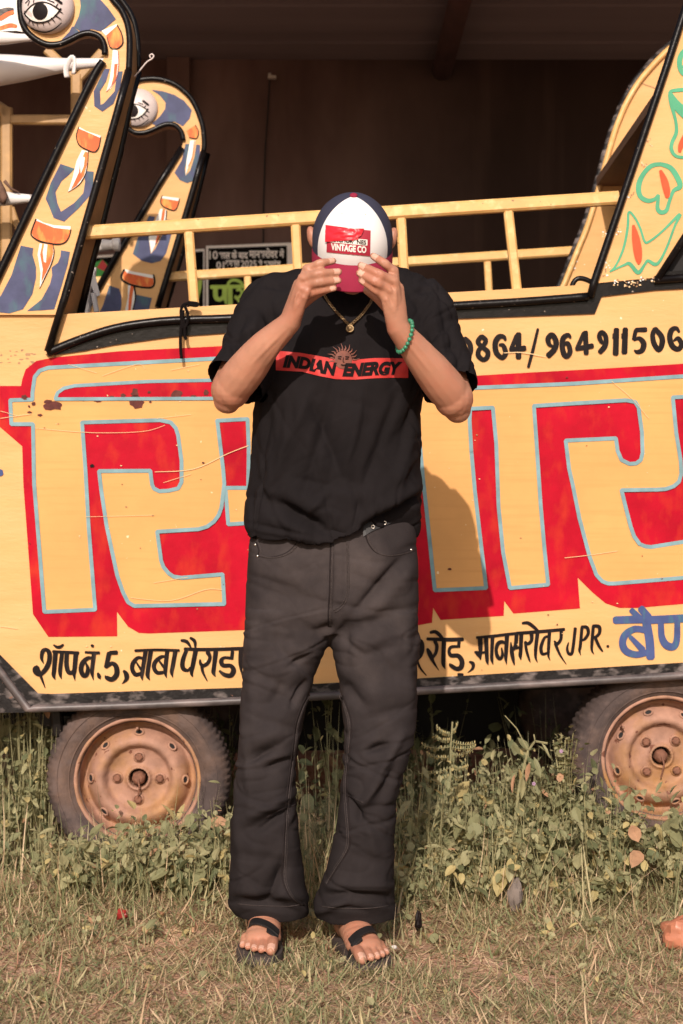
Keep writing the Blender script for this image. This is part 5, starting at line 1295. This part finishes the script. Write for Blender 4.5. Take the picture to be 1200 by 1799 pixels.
# ================================================================== VEGETATION
def gmat(n, c, t=.25): return mat(n, c, .6, (30, .2), trans=t, spec=.3)
GR = [gmat('grass_olive', (.30, .265, .135)), gmat('grass_green', (.25, .265, .125)), gmat('grass_straw', (.66, .49, .31)), gmat('grass_tan', (.55, .38, .23)), gmat('grass_pale', (.50, .42, .23)), gmat('grass_redbrown', (.50, .25, .165))]
def instances(tv, tf, pos, yaw, pitch, roll, scale):
    """stack n transformed copies of a template: tv (k,3) -> (n*k,3)"""
    n = len(pos); k = len(tv)
    if np.ndim(scale) == 1: scale = np.stack([scale] * 3, 1)
    v = tv[None] * scale[:, None, :]
    cr, sr = np.cos(roll)[:, None], np.sin(roll)[:, None]
    x, y, z = v[..., 0], v[..., 1], v[..., 2]
    x, z = x * cr + z * sr, -x * sr + z * cr                    # roll about y
    cp, sp_ = np.cos(pitch)[:, None], np.sin(pitch)[:, None]
    y, z = y * cp - z * sp_, y * sp_ + z * cp                   # pitch about x
    cy, sy = np.cos(yaw)[:, None], np.sin(yaw)[:, None]
    x, y = x * cy - y * sy, x * sy + y * cy
    out = np.stack([x, y, z], -1) + pos[:, None, :]
    f = tf[None] + (np.arange(n) * k)[:, None, None]
    return out.reshape(-1, 3), f.reshape(-1, tf.shape[1])
# blade along +y, bending up: narrow strip of 3 quads
def blade_t(bend):
    ys = np.array([0, .36, .7, 1.0]); w = np.array([.5, .45, .3, .04])
    a = np.stack([-w, ys, bend * ys ** 2 + .0 * ys], 1); b = np.stack([w, ys, bend * ys ** 2], 1)
    v = np.empty((8, 3)); v[0::2] = a; v[1::2] = b
    return v, np.array([[0, 1, 3, 2], [2, 3, 5, 4], [4, 5, 7, 6]])
# leaf along +y with a fold, 6 quads
def leaf_t(wid=.32, fold=.10, droop=.22):
    ys = np.array([0, .22, .5, .8, 1.0]); w = np.array([.05, .8, 1, .62, .03]) * wid
    rows = []
    for yy, ww in zip(ys, w):
        z = -droop * yy ** 2
        rows += [(-ww, yy, z + fold * ww / wid), (0, yy, z), (ww, yy, z + fold * ww / wid)]
    v = np.array(rows); f = []
    for i in range(4):
        for j in range(2): f.append([i * 3 + j, i * 3 + j + 1, (i + 1) * 3 + j + 1, (i + 1) * 3 + j])
    return v, np.array(f)
def clump_noise(x, y, s, seed=0):
    return np.array([noise.noise(Vector((a * s, b * s, seed))) for a, b in zip(x, y)])
V = []; Fc = []; MI = []; base = 0
def push(v, f, mi):
    global base
    V.append(v); Fc.append(f + base); MI.append(mi); base += len(v)
def scatter(n, x0, x1, y0, y1, dens=None):
    x = rng.uniform(x0, x1, n); y = rng.uniform(y0, y1, n)
    if dens is not None:
        keep = rng.uniform(0, 1, n) < dens(x, y); x, y = x[keep], y[keep]
    return x, y
def feet_clear(x, y):
    m = np.ones(len(x), bool)
    for fx, fy, rx, ry in ((-.178, 3.985, .052, .15), (.050, 3.985, .060, .15)):
        m &= ((x - fx) / rx) ** 2 + ((y - fy) / ry) ** 2 > 1
    return m
def add_blades(n, reg, lmin, lmax, wmin, wmax, pmin, pmax, pal, bend=(-.35, .0, .3), dens=None):
    x, y = scatter(n, *reg, dens); k = feet_clear(x, y); x, y = x[k], y[k]; n = len(x)
    third = np.array_split(np.arange(n), len(bend))
    for ids, bd in zip(third, bend):
        m = len(ids)
        if not m: continue
        tv, tf = blade_t(bd)
        L_ = rng.uniform(lmin, lmax, m) * rng.choice([1, 1, .6, 1.3], m); W_ = rng.uniform(wmin, wmax, m)
        pos = np.stack([x[ids], y[ids], ground_z(x[ids], y[ids]) + .001], 1)
        sc = np.stack([W_, L_, L_], 1)
        v, f = instances(tv, tf, pos, rng.uniform(0, 2 * PI, m), rng.uniform(pmin, pmax, m), rng.uniform(-.4, .4, m), sc)
        mi = rng.choice(len(GR), m, p=pal); push(v, f, np.repeat(mi, 3))
near = (-1.05, 1.1, 3.25, 4.45); mid = (-1.2, 1.3, 4.1, 5.3)
dn = lambda s, lo, seed: (lambda x, y: np.clip(.5 + clump_noise(x, y, s, seed) * 1.3, lo, 1))
# dry thatch lying flat
add_blades(44000, near, .02, .055, .0016, .0034, .02, .35, [.20, .14, .25, .20, .12, .09], dens=dn(5, .4, 1))
# short green tufts
add_blades(26000, near, .02, .05, .0018, .0038, .15, .85, [.42, .30, .07, .05, .15, .01], dens=dn(4, .2, 2))
add_blades(20000, mid, .03, .085, .002, .0045, .1, 1.1, [.34, .30, .12, .08, .15, .01], dens=dn(4, .3, 3))
add_blades(2200, (-1.2, 1.3, 4.25, 4.85), .06, .20, .002, .0045, .3, 1.4, [.30, .30, .15, .07, .17, .01], dens=dn(3, .2, 4))
add_blades(700, (-.32, .2, 3.76, 3.88), .015, .04, .0018, .0036, .2, 1.0, [.36,.26,.16,.08,.13,.01])
add_blades(260, (-1.1, 1.2, 3.4, 4.6), .06, .15, .0012, .002, .05, .9, [0, 0, .7, .25, .05, 0])
add_blades(3200, near, .03, .075, .0035, .0062, .05, .7, [.34,.22,.16,.10,.16,.02], dens=dn(6, .25, 7))
add_blades(5200, (.1, 1.25, 4.32, 4.82), .04, .15, .002, .0042, .2, 1.2, [.30,.22,.22,.10,.15,.01], dens=dn(5, .1, 11)); add_blades(2600, (-.7, -.25, 4.3, 4.75), .04, .12, .002, .0042, .2, 1.2, [.30,.22,.22,.10,.15,.01], dens=dn(5, .1, 12)); add_blades(2500, (-.2, .12, 4.3, 4.8), .06, .2, .002, .004, .4, 1.4, [.32,.28,.20,.05,.14,.01])
# wider verge, thinner, for other viewpoints
add_blades(9000, (-4, 4, 1.6, 3.4), .03, .07, .003, .006, .1, 1.2, [.25, .2, .25, .15, .1, .05])
for rg in ((-4, -1.05, 3.3, 5.4), (1.1, 4, 3.3, 5.4)):
    add_blades(5000, rg, .03, .09, .003, .006, .1, 1.2, [.25, .2, .25, .15, .1, .05])
gr = np_mesh('grass', np.concatenate(V), np.concatenate(Fc), GR, np.concatenate(MI)); stuff(gr)
# ---- broad leaved weeds as ground cover
LF = [gmat('weed_leaf', (.27, .265, .135), .35), gmat('weed_leaf_light', (.40, .37, .20), .35), gmat('weed_leaf_dark', (.16, .175, .085), .35), gmat('weed_leaf_yellow', (.52, .42, .19), .35), gmat('weed_leaf_brown', (.46, .26, .15), .2)]
V = []; Fc = []; MI = []; base = 0
tv1, tf1 = leaf_t(.30, .08, .25); tv2, tf2 = leaf_t(.42, .06, .18); tv3, tf3 = leaf_t(.16, .03, .3)
stem_v, stem_f = blade_t(.0)
def weed(x, y, h, nl, ls, kind, pal, spread):
    """one weed: leaves along a few arching stems"""
    z0 = float(ground_z(np.array([x]), np.array([y]))[0])
    ns = max(2, int(nl / 5))
    for s in range(ns):
        a = rng.uniform(0, 2 * PI); lean = rng.uniform(.1, 1.0) * spread
        tip = np.array([math.cos(a) * lean, math.sin(a) * lean, h * rng.uniform(.6, 1.1)])
        m = max(2, nl // ns); t = rng.uniform(.25, 1.0, m)
        pos = np.stack([x + tip[0] * t ** 1.4, y + tip[1] * t ** 1.4, z0 + tip[2] * (t ** .8)], 1) + rng.normal(0, .006, (m, 3))
        tv, tf = ((tv1, tf1), (tv2, tf2), (tv3, tf3))[kind]
        sc = rng.uniform(.6, 1.25, m) * ls
        away = rng.uniform(0, 1, m) < .55
        yw = np.where(away, rng.normal(0, .9, m), PI + rng.normal(0, .9, m)); pc_ = np.where(away, rng.uniform(.1, 1.2, m), rng.uniform(-1.1, .25, m))
        v, f = instances(tv, tf, pos, yw, pc_, rng.uniform(-.7, .7, m), sc * rng.choice([.5, .8, 1, 1.5], m))
        push(v, f, np.repeat(rng.choice(len(LF), m, p=pal), len(tf)))
        # stem
        L_ = float(np.linalg.norm(tip)); yaw = math.atan2(tip[1], tip[0]) - PI / 2; pit = math.atan2(tip[2], math.hypot(tip[0], tip[1]))
        v, f = instances(stem_v, stem_f, np.array([[x, y, z0]]), np.array([yaw]), np.array([pit]), np.array([0.]), np.array([[.004, L_, L_]]))
        push(v, f, np.full(3, 1))
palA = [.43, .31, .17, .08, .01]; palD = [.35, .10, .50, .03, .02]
def weeds(n, x0, x1, y0, y1, h, nl, ls, pal=palA, spread=.13, f=None):
    for i in range(n):
        x, y = rng.uniform(x0, x1), rng.uniform(y0, y1)
        if f and not f(x, y): continue
        cl = noise.noise(Vector((x * 5.5, y * 5.5, 3.3)))          # weeds stand in clumps with gaps between
        if h > .06 and cl < rng.uniform(-.45, .05): continue
        hh = 1 + .45 * cl
        weed(x, y, h * hh * rng.uniform(.6, 1.2), int(nl * 1.6) + rng.integers(-4, 5), ls * rng.uniform(.42, .85), int(rng.choice([0, 0, 0, 1, 2, 2])), pal, spread)
weeds(150, .15, .72, 4.44, 4.80, .25, 22, .038); weeds(26, .15, .6, 4.6, 4.82, .24, 18, .034); weeds(30, .12, .34, 4.30, 4.6, .14, 22, .030)             # bank right of the man
weeds(64, .22, .80, 4.36, 4.62, .15, 20, .034, [.38,.32,.12,.16,.02])
weeds(84, .60, 1.25, 4.38, 4.72, .20, 20, .042)
weeds(26, .55, 1.2, 4.36, 4.5, .07, 18, .030, [.36,.36,.10,.16,.02])
weeds(130, -.72, -.26, 4.36, 4.74, .14, 20, .040)            # bank under the left wheel
weeds(12, -.44, -.26, 4.45, 4.72, .19, 16, .040)
weeds(16, -.66, -.5, 4.42, 4.6, .10, 20, .030, [.30,.35,.08,.26,.01])
weeds(10, -1.05, -.80, 4.65, 4.85, .09, 18, .036)
weeds(34, -1.2, -.66, 5.15, 5.75, .42, 30, .050); weeds(30, -1.2, -.80, 4.86, 5.02, .36, 26, .042)           # tall weeds beyond the left corner
weeds(30, -.18, .10, 4.40, 4.80, .17, 18, .040, [.45,.28,.2,.05,.02])  # between the legs
weeds(14, -.14, .04, 4.7, 4.95, .30, 18, .045)
weeds(60, -.5, 1.0, 4.95, 5.9, .32, 20, .05, palD)          # under the cart, its shade put into a darker leaf mix
weeds(16, .2, 1.15, 4.38, 4.62, .16, 9, .060, [.36,.40,.10,.14,0]); weeds(12, -.7, -.28, 4.38, 4.6, .11, 8, .058, [.40,.40,.10,.10,0]); weeds(8, -.16, .06, 4.42, 4.7, .17, 8, .055)
weeds(70, -.85, .95, 4.0, 4.42, .045, 10, .024, [.40,.34,.10,.12,.04], .06)
weeds(90, -.8, .85, 3.45, 4.0, .018, 6, .017, [.36,.34,.12,.12,.06], .04, lambda x, y: feet_clear(np.array([x]), np.array([y]))[0])
weeds(60, -3.5, -1.2, 4.3, 5.0, .2, 20, .04); weeds(60, 1.25, 3.5, 4.3, 5.0, .2, 20, .04)
wd = np_mesh('ground_cover', np.concatenate(V), np.concatenate(Fc), LF, np.concatenate(MI)); stuff(wd)

# ---- single plants one can point at
def plant(name, label, cat_, builder):
    global V, Fc, MI, base
    V = []; Fc = []; MI = []; base = 0
    builder(); o = np_mesh(name, np.concatenate(V), np.concatenate(Fc), LF, np.concatenate(MI)); tag(o, label, cat_); return o
def stem_line(pts, w=.003):
    for a, b in zip(pts[:-1], pts[1:]):
        a, b = np.array(a), np.array(b); d = b - a; L_ = np.linalg.norm(d)
        yaw = math.atan2(d[1], d[0]) - PI / 2; pit = math.atan2(d[2], math.hypot(d[0], d[1]))
        for rl in (0, PI / 2):
            v, f = instances(np.array([[-.5,0,0],[.5,0,0],[-.5,1,0],[.5,1,0.]]), np.array([[0,1,3,2]]), a[None], np.array([yaw]), np.array([pit]), np.array([rl]), np.array([[w, L_, 1]]))
            push(v, f, np.full(1, 1))
def feathery():
    D = 4.62; st = [P(795,1440,D), P(793,1400,D), P(791,1350,D), P(792,1310,D), P(795,1268,D)]
    stem_line(st, .004)
    tl, fl = leaf_t(.2, .05, .1)
    for (x0, y0, x1, y1) in [(793,1300,752,1284),(793,1302,828,1296),(792,1312,745,1304),(792,1312,838,1310),(792,1330,750,1330),(792,1326,834,1318),(791,1348,744,1352),(791,1346,824,1336),(793,1290,776,1274),(794,1285,808,1270),(792,1362,752,1368),(792,1360,818,1352)]:
        dd = random.uniform(-.09, .05); x1 += random.uniform(-10, 10); y1 += random.uniform(-10, 12); x0 += random.uniform(-1, 1)
        pts = [P(x0 + (x1 - x0) * t, y0 + (y1 - y0) * t + 6 * math.sin(t * 2.6), D + dd * t) for t in np.linspace(0, 1, 6)]
        stem_line(pts, .002)
        for t in np.linspace(.12, 1, 10):
            p = P(x0 + (x1 - x0) * t, y0 + (y1 - y0) * t + 6 * math.sin(t * 2.6), D + dd * t)
            for sgn in (-1, 1):
                v, f = instances(tl, fl, np.array([p]), np.array([rng.uniform(-.5, .5)]), np.array([sgn * .9]), np.array([rng.uniform(-.5, .5)]), np.array([.0095]))
                push(v, f, np.full(len(fl), rng.choice([1, 3, 0])))
plant('feathery_weed', 'tall feathery weed with rows of tiny leaflets, right of the man', 'plant', feathery)
def bushy():
    D = 4.62
    for k in range(7):
        a = [P(985 + k * 3, 1420, D + .02 * k), P(980 + k * 4, 1350, D), P(972 + k * 7, 1300 - 6 * (k % 3), D - .01 * k)]
        stem_line(a, .003)
        for t in rng.uniform(0, 1, 34):
            p = np.array(a[0]) * (1 - t) ** 2 + 2 * t * (1 - t) * np.array(a[1]) + t * t * np.array(a[2]) + rng.normal(0, .008, 3)
            v, f = instances(tv2, tf2, p[None], rng.uniform(0, 6.3, 1), rng.uniform(-.2, 1, 1), rng.uniform(-.5, .5, 1), rng.uniform(.009, .018, 1)); push(v, f, np.full(len(tf2), rng.choice([0, 1, 2, 1])))
bp = plant('leafy_weed', 'small-leaved bushy weed with tiny lilac flowers beside the right wheel', 'plant', bushy)
M_lilac = mat('lilac_petal', (.36, .22, .34), .6)
for x, y in ((986,1320),(938,1377)):
    t = MB()
    c = P(x, y, 4.58)
    for k in range(5):
        a = k * 2 * PI / 5; t.ball(c + Vector((.003 * math.cos(a), 0, .003 * math.sin(a))), .0025, .0015, .0025, M_lilac, 8, 5)
    t.build('flower', bp)
def dryweed():
    D = 4.56
    stem_line([P(905,1440,D), P(912,1380,D), P(928,1318,D), P(940,1302,D), P(962,1306,D)], .005); stem_line([P(928,1318,D), P(908,1280,D), P(887,1257,D)], .0025); stem_line([P(940,1302,D), P(938,1290,D)], .003)
    tl, fl = leaf_t(.13, .04, .2)
    for (x, y, w, pt, sc, m) in [(930,1340,.4,-1.2,.05,4),(912,1350,-.5,-1.1,.05,3),(905,1360,2.6,-.9,.05,4),(938,1330,-2.5,-1.0,.055,0),(945,1310,-1.4,-.6,.06,0),(952,1306,-2,-.9,.04,1),(918,1365,-.2,-1.2,.06,1)]:
        v, f = instances(tl, fl, np.array([P(x, y, D - .01)]), np.array([w]), np.array([pt]), np.array([.4]), np.array([sc])); push(v, f, np.full(len(fl), m))
plant('dry_stalk', 'dry bent stalk with drooping narrow leaves left of the bushy weed', 'plant', dryweed)

# ---- litter
M_bag = mat('orange_plastic', (.50, .19, .11), .35, (30, .2)); M_rw = mat('red_wrapper', (.28, .025, .022), .3, (40, .3)); M_stone = mat('grey_stone', (.17, .135, .115), .9, (20, .3), (40, .6, .004)); M_scrap = mat('white_scrap', (.62, .58, .53), .6)
def crumple(name, c, rx, ry, rz, m, label, cat_, seed, amp=.35):
    b = MB(); b.ball(c, rx, ry, rz, m, 22, 14)
    for i, v in enumerate(b.v):
        d = Vector(v) - Vector(c); n = noise.noise(Vector((d.x / rx * 1.6 + seed, d.y / ry * 1.6, d.z / rz * 1.6))) + .6 * abs(noise.noise(Vector((d.x / rx * 4 + seed, d.y / ry * 4, d.z / rz * 4))))
        b.v[i] = tuple(Vector(c) + d * (1 + amp * n))
    o = b.build(name, auto=25); tag(o, label, cat_); return o
crumple('plastic_bag', P(1196,1640,3.98), .046, .04, .034, M_bag, 'crumpled orange plastic bag in the grass at the right edge', 'litter', 3)
crumple('wrapper', P(214,1606,4.18), .012, .011, .011, M_rw, 'small red wrapper in the weeds left of the man', 'litter', 9, .6)
crumple('stone', P(905,1570,4.30), .017, .016, .036, M_stone, 'upright grey stone in the grass right of the man', 'stone', 5)
crumple('stone', P(735,1618,4.10), .008, .012, .022, M_ink, 'black sliver of stone beside the left-turned trouser hem on the right', 'stone', 6)
for i, (x, y, s) in enumerate([(690,1668,.010),(925,1480,.012),(172,1606,.007),(560,1748,.006)]):
    pass
crumple('scrap', P(692,1664,3.98), .007, .006, .004, M_scrap, 'white scrap on the grass beside the outer sandal on the right', 'litter', 11)
crumple('scrap', P(810,1765,3.72), .016, .012, .006, M_scrap, 'pale flat scrap in the bare foreground, nearest the lens', 'litter', 13)
